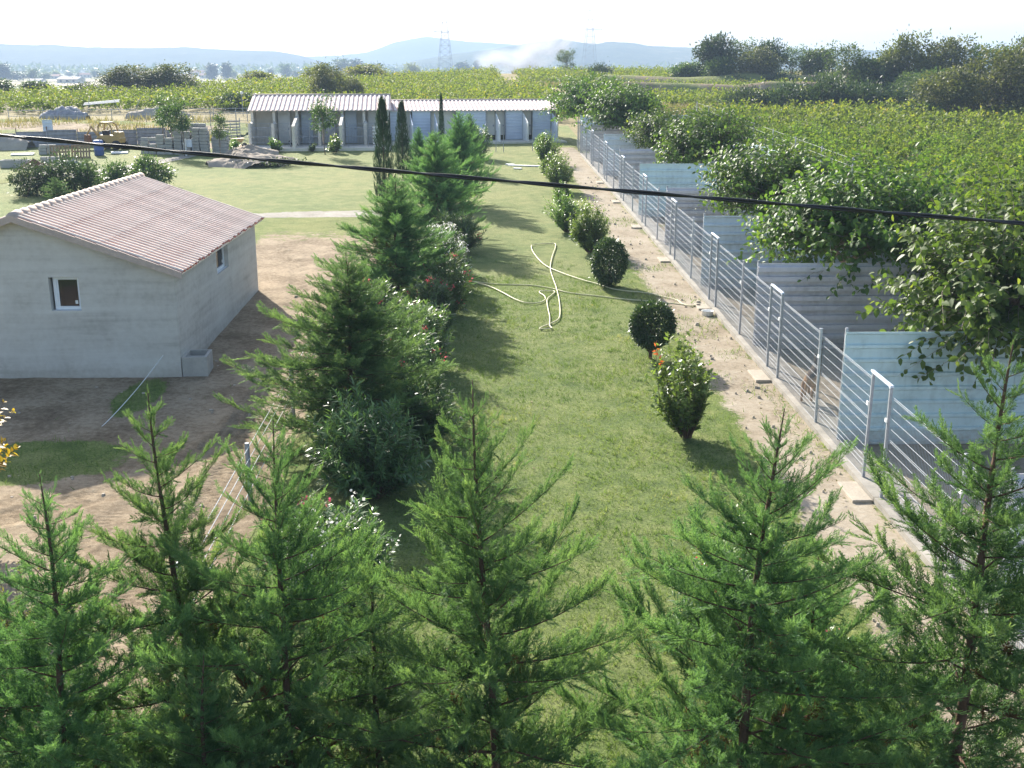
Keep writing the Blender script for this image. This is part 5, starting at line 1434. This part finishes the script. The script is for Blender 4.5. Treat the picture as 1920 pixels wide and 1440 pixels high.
edgeb = [('olive', -42.3, 137, 3.0, 6.2, 'dark round bush at the field edge, left one of the pair'), ('olive', -38.2, 139, 3.1, 6.4, 'dark round bush at the field edge, right one of the pair'), ('green', -52.4, 135, 2.1, 4.0, 'small bush at the field edge left of the pair'),
         ('green', -58.0, 138, 2.6, 4.6, 'bush at the field edge at the far left'), ('green', -62.5, 138, 2.8, 4.6, 'bush at the field edge cut by the left edge'), ('low', -47.3, 136, 1.2, 6.0, 'low bush strip left of the pair at the field edge'),
         ('pale', -24.0, 165, 2.2, 4.5, 'yellowish bush at the field edge above the left kennel'), ('pale', -31.5, 160, 2.0, 4.2, 'yellowish bush left of the other yellow one at the field edge'), ('pale', -18.5, 172, 2.4, 6.0, 'pale bush row at the field edge right of the yellow bush'),
         ('olive', -17.5, 124.5, 3.6, 3.6, 'brownish open tree rising behind the left kennel roof'), ('olive', -14.9, 125.5, 2.2, 2.8, 'smaller brownish bush right of the open tree behind the kennel'),
         ('airy', 13.2, 196, 4.2, 3.4, 'bare dark branched tree on the skyline beside the smoke')]
for (k, x, y, h, w, lb) in edgeb: wild(k, x, y, h, w, lb, 'bush' if 'bush' in lb else 'tree', 'bushes at the field edge', 'field_bush', BASE[k])
# banks between the terraces
def bank(y0, xa, xb, w, h, seed):
    xs = np.linspace(xa, xb, 90); ys = np.linspace(y0 - w, y0 + w, 15)
    f = lambda X, Y: h * np.cos(np.clip((Y - y0) / w, -1, 1) * math.pi / 2) ** 1.2 * sstep(xa, xa + 4, X) * sstep(xb, xb - 4, X) * (.75 + .5 * vnoise(X, Y, .25, seed)) - .05
    a = lambda X, Y: .12 + .62 * vnoise(X, Y, .35, seed + 1)
    tag(mobj('bank', grid_mesh('bank', xs, ys, M['dirt'], 0, f, a)), kind='structure')
bank(131.6, 9, 46, 2.6, 1.75, 3); bank(154.2, 12, 62, 3.6, 1.5, 5)
# dry grass banks between the terraces
tm = TM(); n = 26000
sel = rv.random(n)
x = rv.uniform(4, 62, n); y = np.where(sel < .30, rv.uniform(104.5, 112.5, n), np.where(sel < .5, rv.uniform(129.5, 133.5, n), np.where(sel < .72, rv.uniform(150.5, 157.5, n), np.where(sel < .86, rv.uniform(196, 202, n), rv.uniform(82, 110, n)))))
m = (sel < .86) | ((x > 13.6) & (x < 15.5 + (y - 82) * .16)); x, y = x[m], y[m]; n = len(x)
p = np.stack([x, y, zf(x, y)], 1)
tm.inst(BLADE, p, rv.normal(0, .35, (n, 3)) + np.array([0, 0, 1.]), rv.normal(size=(n, 3)), rv.uniform(.35, .95, n), rv.random(n))
n = 12000; x = rv.uniform(-46, -14, n); y = rv.uniform(80, 100, n); m = vnoise(x, y, .25, 41) > .42; x, y = x[m], y[m]; n = len(x)
p = np.stack([x, y, zf(x, y)], 1)
tm.inst(BLADE, p, rv.normal(0, .4, (n, 3)) + np.array([0, 0, 1.]), rv.normal(size=(n, 3)), rv.uniform(.25, .75, n), rv.random(n))
tag(mobj('dry_grass', tm.mesh('dry_grass', M['drygrass'])), 'dry grass on the banks between the vineyard terraces', 'grass', kind='stuff')

# ------------------------------------------------------------------ the plain: trees, village, fields
FT = [(-350, 845, 12.6, 8.8), (-339, 844, 7.4, 16.1), (-329, 844, 8.9, 8.8), (-347, 914, 6.4, 10.5), (-406, 1098, 6.7, 9.4), (-437, 1220, 5.4, 9.3), (-383, 1097, 4.8, 8.4), (-350, 1045, 7.8, 9.9), (-358, 1097, 5.8, 7.3), (-370, 1218, 8.6, 11.6), (-327, 1096, 5.3, 8.4), (-304, 1096, 5.8, 7.3), (-288, 1095, 6.3, 12.5), (-280, 1095, 8.7, 3.1), (-216, 912, 12.8, 8.7), (-205, 912, 13.6, 7.8), (-217, 995, 7.0, 6.6), (-205, 994, 6.1, 9.5), (-186, 994, 8.3, 5.7), (-173, 994, 13.1, 11.4), (-162, 994, 7.0, 10.4), (-144, 950, 11.7, 13.6), (-138, 993, 8.8, 9.5), (-116, 910, 16.8, 14.7), (-104, 910, 16.0, 11.3), (-85, 873, 13.1, 12.5), (-75, 727, 7.7, 9.0), (-72, 839, 6.7, 8.0), (-66, 872, 7.3, 8.3), (-53, 807, 12.5, 11.5), (-52, 727, 8.4, 6.9), (-53, 991, 7.0, 7.6), (-39, 991, 7.4, 8.5), (-33, 1038, 6.4, 6.9), (-24, 1038, 14.7, 10.9), (-17, 1038, 10.5, 4.9), (-11, 1038, 16.0, 4.9), (-1, 1090, 5.8, 10.4)]
ORD = ['zeroth', 'first', 'second', 'third', 'fourth', 'fifth', 'sixth', 'seventh', 'eighth', 'ninth', 'tenth', 'eleventh', 'twelfth', 'thirteenth', 'fourteenth', 'fifteenth', 'sixteenth', 'seventeenth', 'eighteenth', 'nineteenth', 'twentieth']
nth = [0, 0, 0]
_big = (0, 14, 15, 23, 24, 25, 29, 34, 36)
FT = [FT[i] for i in _big] + [q for q in sorted((FT[i] for i in range(len(FT)) if i not in _big), key=lambda q: q[0] / q[1])]
for i, (x, y, h, w) in enumerate(FT):
    i = _big[i] if i < len(_big) else i + 100
    k = 'poplar' if h > w * 1.25 else ('pale' if i % 5 in (2,) or i in (15, 29, 30) else 'round')
    big = h > 11
    zone = 0 if x < -300 else (1 if x < -150 else 2)
    nth[zone] += 1
    lb = ORD[nth[zone]] + (' small hazy tree from the left edge, among the far village houses', ' small hazy tree rightwards among those on the plain left of the kennel roofs', ' small hazy tree rightwards among those on the plain behind the kennel roofs')[zone]
    if i < 100: nth[zone] -= 1
    if i == 0: lb = 'tall dark pointed tree on the plain at the left edge'
    if i == 14: lb = 'tall dark poplar clump standing out on the plain, left of a paler tree'
    if i == 15: lb = 'pale tall tree on the plain right beside the dark poplar clump'
    if i == 23: lb = 'largest pale round tree on the plain, left of two'
    if i == 24: lb = 'large round tree on the plain, right of the largest'
    if i == 25: lb = 'broad tree on the plain right of the two largest'
    if i == 29: lb = 'tall green tree on the plain left of the first pylon'
    if i == 34: lb = 'tall tree on the plain right of the first pylon'
    if i == 36: lb = 'dark pointed cypress-like tree on the plain left of the smoke'
    plant('plain_tree', x, y, ht(k), TC, lb, 'tree', 'far trees of the plain' + ('' if i not in (0, 14, 15, 23, 24, 25, 29, 34, 36) else ', tall'), x % 6.28, (w / BASE[k][1], w / BASE[k][1], h / BASE[k][0]))
M['hwall'] = plain('far_house_wall', (.66, .58, .47), .9, .1, .6); M['hroof'] = plain('far_house_roof', (.48, .27, .19), .9, .15, .8); M['hroof2'] = plain('grey_house_roof', (.50, .47, .44), .9, .12, .8)
VL = [(-273, 707, 3.0, 8.8), (-371, 998, 3.9, 10.5), (-261, 731, 4.0, 13.9), (-378, 1097, 4.6, 10.4), (-390, 1219, 4.6, 17.4), (-248, 912, 3.6, 13.0), (-270, 1043, 3.9, 8.9), (-320, 1289, 6.6, 13.5), (-252, 1043, 4.4, 11.9), (-219, 1094, 4.2, 8.3), (-226, 1367, 5.4, 10.4), (-155, 1093, 6.5, 7.3), (-90, 1039, 4.4, 8.9), (-64, 992, 4.3, 14.2), (-52, 1091, 4.4, 6.2)]
VLB = ['far house with a low pale roof at the left, nearest of the village', 'far house second from the left edge', 'far wide low house with a grey roof', 'far reddish roofed house behind the wide grey one', 'far long house in the left village behind trees', 'far low house near the right bush of the pair',
       'far small house between two low trees', 'tallest far house of the left village', 'far house left of the dark poplar clump', 'far small house right of the pale tall tree', 'farthest small house above the yellow bushes', 'narrow tall far house left of the largest round tree', 'far house just right of the broad plain tree', 'far long house left of the first pylon', 'far small house at the foot of the first pylon']
for i, (x, y, h, w) in enumerate(VL):
    o = empty('far_house', (x, y, gz(x, y)), (i * .37) % .6 - .3, VLB[i], 'house', 'village houses on the plain')
    d = w * .7; e = h * .62
    MB().box(-w / 2, -d / 2, -.5, w / 2, d / 2, e).obj('wall', M['hwall'], o)
    MB().prism([(-d / 2 - .3, e + .01), (d / 2 + .3, e + .01), (0, h)], 'x', -w / 2 - .3, w / 2 + .3).obj('roof', M['hroof2'] if i in (0, 2) else M['hroof'], o)
    for q in range(3): MB().box(-w * .36 + q * w * .3, -d / 2 - .05, e * .35, -w * .36 + q * w * .3 + w * .1, -d / 2 - .003, e * .8).obj('window', M['dark_room'], o)
def field(poly, col, i):
    b = MB(); n = len(poly)
    me = bpy.data.meshes.new('field'); me.from_pydata([(x, y, gz(x, y) + .25) for x, y in poly], [], [tuple(range(n))])
    me.materials.append(plain('field_%d' % i, col, .95, .12, .03, fine=.4)); tag(mobj('field', me), kind='structure')
field([(-330, 440), (-120, 440), (-130, 520), (-350, 520)], (.34, .30, .14), 0)
field([(-380, 530), (-140, 530), (-150, 610), (-400, 610)], (.22, .26, .08), 1)
field([(-420, 620), (-140, 620), (-150, 700), (-440, 700)], (.42, .33, .20), 2)
field([(-200, 720), (-60, 720), (-60, 840), (-210, 840)], (.27, .28, .10), 3)
field([(-330, 800), (-190, 800), (-200, 900), (-350, 900)], (.40, .34, .18), 4)

# a far wood along the foot of the hills, one mass
tm = TM(); n = 9000
x = rv.uniform(-1100, 700, n); y = rv.uniform(1350, 2000, n); m = np.abs(x) < .52 * y; x, y = x[m], y[m]; n = len(x)
p = np.stack([x, y, -2 + rv.uniform(0, 1, n) ** .7 * 11 * (.5 + .8 * vnoise(x, y, .01, 4))], 1)
tm.inst(ELLIP, p, rv.normal(size=(n, 3)) + np.array([0, 0, .4]), rv.normal(size=(n, 3)) + np.array([0, -.6, .8]), rv.uniform(4, 9, n), rv.random(n))
tag(mobj('far_wood', tm.mesh('far_wood', M['tree_green'])), 'hazy woods at the foot of the hills', 'wood', kind='stuff')

# ------------------------------------------------------------------ pylons
def pylon(x, y, H, w, label):
    o = empty('pylon', (x, y, gz(x, y)), R(12), label, 'pylon', 'power pylons on the plain')
    waist = H * .70
    for sx, sy in ((-1, -1), (1, -1), (1, 1), (-1, 1)):
        MB().tube([(sx * w, sy * w * .7, 0), (sx * w * .42, sy * w * .30, waist), (sx * .5, sy * .4, H)], [.30, .24, .14], 4).obj('leg', M['pylon'], o)
    for k in range(7):
        t0, t1 = k / 7, (k + 1) / 7
        wa, wb = w * (1 - .58 * t0), w * (1 - .58 * t1); b = MB()
        for s in (-1, 1):
            b.tube([(-wa, s * wa * .7, waist * t0), (wb, s * wb * .7, waist * t1)], .10, 4); b.tube([(wa, s * wa * .7, waist * t0), (-wb, s * wb * .7, waist * t1)], .10, 4)
            b.tube([(-wb, s * wb * .7, waist * t1), (wb, s * wb * .7, waist * t1)], .10, 4)
        b.obj('bracing', M['pylon'], o)
    for z, L in ((waist, w * 1.7), (waist + (H - waist) * .45, w * 2.0), (H - 2, w * 1.3)):
        MB().tube([(-L, 0, z + .5), (0, 0, z + 1.4), (L, 0, z + .5)], .16, 4).tube([(-L, 0, z + .5), (L, 0, z + .3)], .14, 4).obj('cross_arm', M['pylon'], o)
pylon(-40.5, 1090, 58, 7.4, 'lattice power pylon left of the smoke')
pylon(103, 1190, 66, 8.0, 'lattice power pylon right of the smoke')

# ------------------------------------------------------------------ hills
M['hill'] = None
def mat_hill():
    t = NT('wooded_hill'); p = t.pos()
    a = t.noise(p, .008, 5, .65); b = t.noise(p, .05, 5, .7)
    col = t.ramp(t.math('ADD', t.math('MULTIPLY', a, .55), t.math('MULTIPLY', b, .45)), [(.36, (.035, .055, .03)), (.5, (.06, .085, .04)), (.60, (.10, .115, .055)), (.70, (.30, .27, .20))])
    return t.done(t.bsdf(col, .95, t.bump(b, 1.0, 6), 0, .05))
M['hill'] = mat_hill()
def hill(prof, y0, depth, seed):
    """a ridge whose crest follows (x, z) pairs, rising from the plain"""
    px = np.array([q[0] for q in prof]); pz = np.array([q[1] for q in prof])
    xs = np.linspace(px[0], px[-1], 150); ys = np.linspace(-1, 1, 26)
    X, W = np.meshgrid(xs, ys)
    crest_ = np.interp(X, px, pz)
    prof_ = np.cos(np.clip(W, -1, 1) * math.pi / 2) ** 1.3
    Z = -6 + (crest_ + 6) * prof_ * (1 - .10 * vnoise(X, W * 300, .012, seed) * (np.abs(W) > .05)) + 2.0 * vnoise(X, W * 900, .06, seed + 1) * prof_
    Y = y0 + W * depth
    V = np.stack([X, Y, Z], -1).reshape(-1, 3); nx = len(xs)
    i = np.arange(nx - 1)[None] + nx * np.arange(25)[:, None]
    F = np.stack([i, i + 1, i + 1 + nx, i + nx], -1).reshape(-1, 4)
    tag(mobj('hill', tri_mesh('hill', V, F, M['hill'], None, True)), kind='structure')
hill([(-1900, 40), (-1250, 46), (-1055, 47.6), (-952, 49.5), (-849, 48.7), (-797, 44.7), (-694, 42.7), (-590, 44.8), (-518, 39), (-414, 36.8), (-373, 29), (-300, 8), (-240, -4)], 2300, 420, 1)
hill([(-900, 24), (-551, 34.5), (-430, 40), (-350, 48), (-272, 75), (-179, 92), (-71, 79), (53, 71), (130, 62), (420, 60), (800, 52), (1500, 40)], 3400, 420, 2)
hill([(-190, -4), (-120, 18), (-48, 29), (20, 37), (73, 46), (116, 52), (150, 46), (177, 43), (203, 48), (238, 45), (273, 40), (325, 39), (421, 35), (600, 34), (900, 32), (1500, 24)], 1950, 300, 3)

# ------------------------------------------------------------------ near grass, weeds, litter
rg = np.random.default_rng(303)
tm = TM()
n = 52000
y = 8.5 + 27 * rg.random(n) ** 1.25; x = rg.uniform(-1.7, 5.0, n)
p = np.stack([x, y, zf(x, y) + .004], 1)
k = 3
P3 = np.repeat(p, k, 0) + np.concatenate([rg.normal(0, .018, (n * k, 2)), np.zeros((n * k, 1))], 1)
tone = np.clip(vnoise(x, y, .9, 21) * .6 + .3 * vnoise(x, y, 5, 22) + rg.normal(0, .12, n), 0, 1)
hgt = (.045 + .035 * vnoise(x, y, 1.7, 23)) * rg.uniform(.6, 1.3, n)
tm.inst(BLADE, P3, rg.normal(0, .55, (n * k, 3)) + np.array([0, 0, 1.]), rg.normal(size=(n * k, 3)), np.repeat(hgt, k) * rg.uniform(.7, 1.2, n * k), np.repeat(tone, k))
n = 16000
y = rg.uniform(9, 60, n); x = rg.uniform(4.4, 6.5, n); q = vnoise(x, y, 1.1, 31); q2 = vnoise(x, y, .45, 33)
m = (q * .6 + q2 * .5 > .68) | (rg.random(n) < .03); x, y = x[m], y[m]; n = len(x)
tm.inst(BLADE, np.stack([x, y, zf(x, y) + .02], 1), rg.normal(0, .6, (n, 3)) + np.array([0, 0, .8]), rg.normal(size=(n, 3)), rg.uniform(.06, .15, n), rg.uniform(0, .8, n))
n = 30000
x = rg.uniform(-11.5, -4, n); y = rg.uniform(13, 26, n); d = dirt_amt(x, y); m = rg.random(n) < np.clip(.75 - d, 0.004, 1); x, y = x[m], y[m]; n = len(x)
tm.inst(BLADE, np.stack([x, y, zf(x, y) + .05], 1), rg.normal(0, .5, (n, 3)) + np.array([0, 0, 1.]), rg.normal(size=(n, 3)), rg.uniform(.06, .14, n), rg.uniform(0, .6, n))
n = 260; cx = rg.uniform(-1.0, 4.9, n); cy = 9 + 30 * rg.random(n) ** 1.2; k = 22
cr_ = np.repeat(rg.uniform(.05, .16, n), k)
x = np.repeat(cx, k) + rg.normal(0, 1, n * k) * cr_; y = np.repeat(cy, k) + rg.normal(0, 1, n * k) * cr_
tm.inst(BLADE, np.stack([x, y, zf(x, y) + .004], 1), rg.normal(0, .6, (n * k, 3)) + np.array([0, 0, .9]), rg.normal(size=(n * k, 3)), rg.uniform(.06, .13, n * k), np.repeat(np.clip(rg.normal(.3, .3, n), 0, 1), k))
tag(mobj('grass', tm.mesh('grass', M['grassblade'])), 'short grass blades of the lawn and weeds along the path', 'grass', kind='stuff')
tm = TM(); n = 1500
x = rg.uniform(-1.3, 6.4, n); y = rg.uniform(9, 45, n); m = (x > 4.5) | (rg.random(n) < .35); x, y = x[m], y[m]; n = len(x)
tm.inst(ELLIP, np.stack([x, y, zf(x, y) + .05], 1), np.concatenate([rg.normal(size=(n, 2)), rg.normal(0, .2, (n, 1))], 1), np.array([0, 0, 1.]) + rg.normal(0, .3, (n, 3)), rg.uniform(.04, .10, n), rg.random(n))
tag(mobj('fallen_leaves', tm.mesh('fallen_leaves', M['drygrass'])), 'dry fallen leaves scattered on lawn and sandy path', 'leaves', kind='stuff')
st = MB(); r0 = random.Random(44)
for k in range(240):
    if k < 110: x, y = r0.uniform(4.7, 6.3), r0.uniform(12, 60)
    else: x, y = r0.uniform(-11.3, -4.0), r0.uniform(13, 40)
    if -13.6 < x < -6.9 and 24.4 < y < 33.6: continue
    s = r0.uniform(.02, .06) * (1.6 if r0.random() < .1 else 1); z = gz(x, y) + .05
    pts = [(x + s * math.cos(a) * r0.uniform(.7, 1.2), y + s * math.sin(a) * r0.uniform(.7, 1.2)) for a in (0, 1.25, 2.5, 3.8, 5.0)]
    st.add([(a, b_, z - .03) for a, b_ in pts] + [(x + (a - x) * .55, y + (b_ - y) * .55, z + s * .5) for a, b_ in pts], [(5, 6, 7, 8, 9)] + [(i, (i + 1) % 5, 5 + (i + 1) % 5, 5 + i) for i in range(5)])
tag(st.obj('stones', M['sand']), 'small pale stones scattered over path and track', 'stones', kind='stuff')

# ------------------------------------------------------------------ smoke and haze
def mat_volume(name, dens, col, aniso):
    t = NT(name)
    v = t.n('ShaderNodeVolumePrincipled'); v.inputs['Color'].default_value = (*col, 1); v.inputs['Anisotropy'].default_value = aniso
    if isinstance(dens, float): v.inputs['Density'].default_value = dens
    t.l(v.outputs[0], t.out.inputs['Volume'])
    return t, v
t, v = mat_volume('smoke', None, (.93, .95, 1.0), .1)
c = t.n('ShaderNodeTexCoord').outputs['Generated']
mp = t.n('ShaderNodeMapping'); mp.inputs['Location'].default_value = (-1, -1, -1); mp.inputs['Scale'].default_value = (2, 2, 2); t.l(c, mp.inputs[0])
ln = t.n('ShaderNodeVectorMath', operation='LENGTH'); t.l(mp.outputs[0], ln.inputs[0])
fo = t.n('ShaderNodeMapRange'); t.l(ln.outputs['Value'], fo.inputs[0]); fo.inputs[1].default_value = 1.0; fo.inputs[2].default_value = .15
nz = t.noise(c, 3.4, 3, .6, .6)
dn = t.math('MULTIPLY', fo.outputs[0], t.math('MULTIPLY', t.math('SUBTRACT', nz, .38, True), .8, True))
t.l(dn, v.inputs['Density'])
t.l(v.outputs[0], t.out.inputs['Volume']); M['smoke'] = t.m
def puff(pts, label):
    b = MB(); o = empty('smoke_plume', (pts[0][0], pts[0][1], -2), 0)
    bpy.data.objects.remove(o)
    me = bpy.data.meshes.new('smoke_plume'); bm = bmesh.new()
    bmesh.ops.create_icosphere(bm, subdivisions=3, radius=1); bm.to_mesh(me); bm.free(); me.materials.append(M['smoke'])
    return me
sme = puff([(0, 0)], '')
for (x, y, z, a, b_, c_, tilt, lb) in ((14, 640, 9, 24, 22, 9, .15, 'low white bank of smoke drifting on the plain'), (33, 650, 19, 26, 22, 11, -.5, 'white smoke plume rising to the right behind the vineyard')):
    o = mobj('smoke_plume', sme, None, (x, y, z), (0, tilt, 0), (a, b_, c_)); tag(o, lb, 'smoke', kind='stuff')
t, v = mat_volume('haze_air', .00046, (.56, .74, 1.0), .0)
hz = MB().box(-2750, -90, -7.5, 2750, 4010, 125).obj('haze', t.m)
tag(hz, 'pale blue haze over the plain', 'haze', kind='stuff')
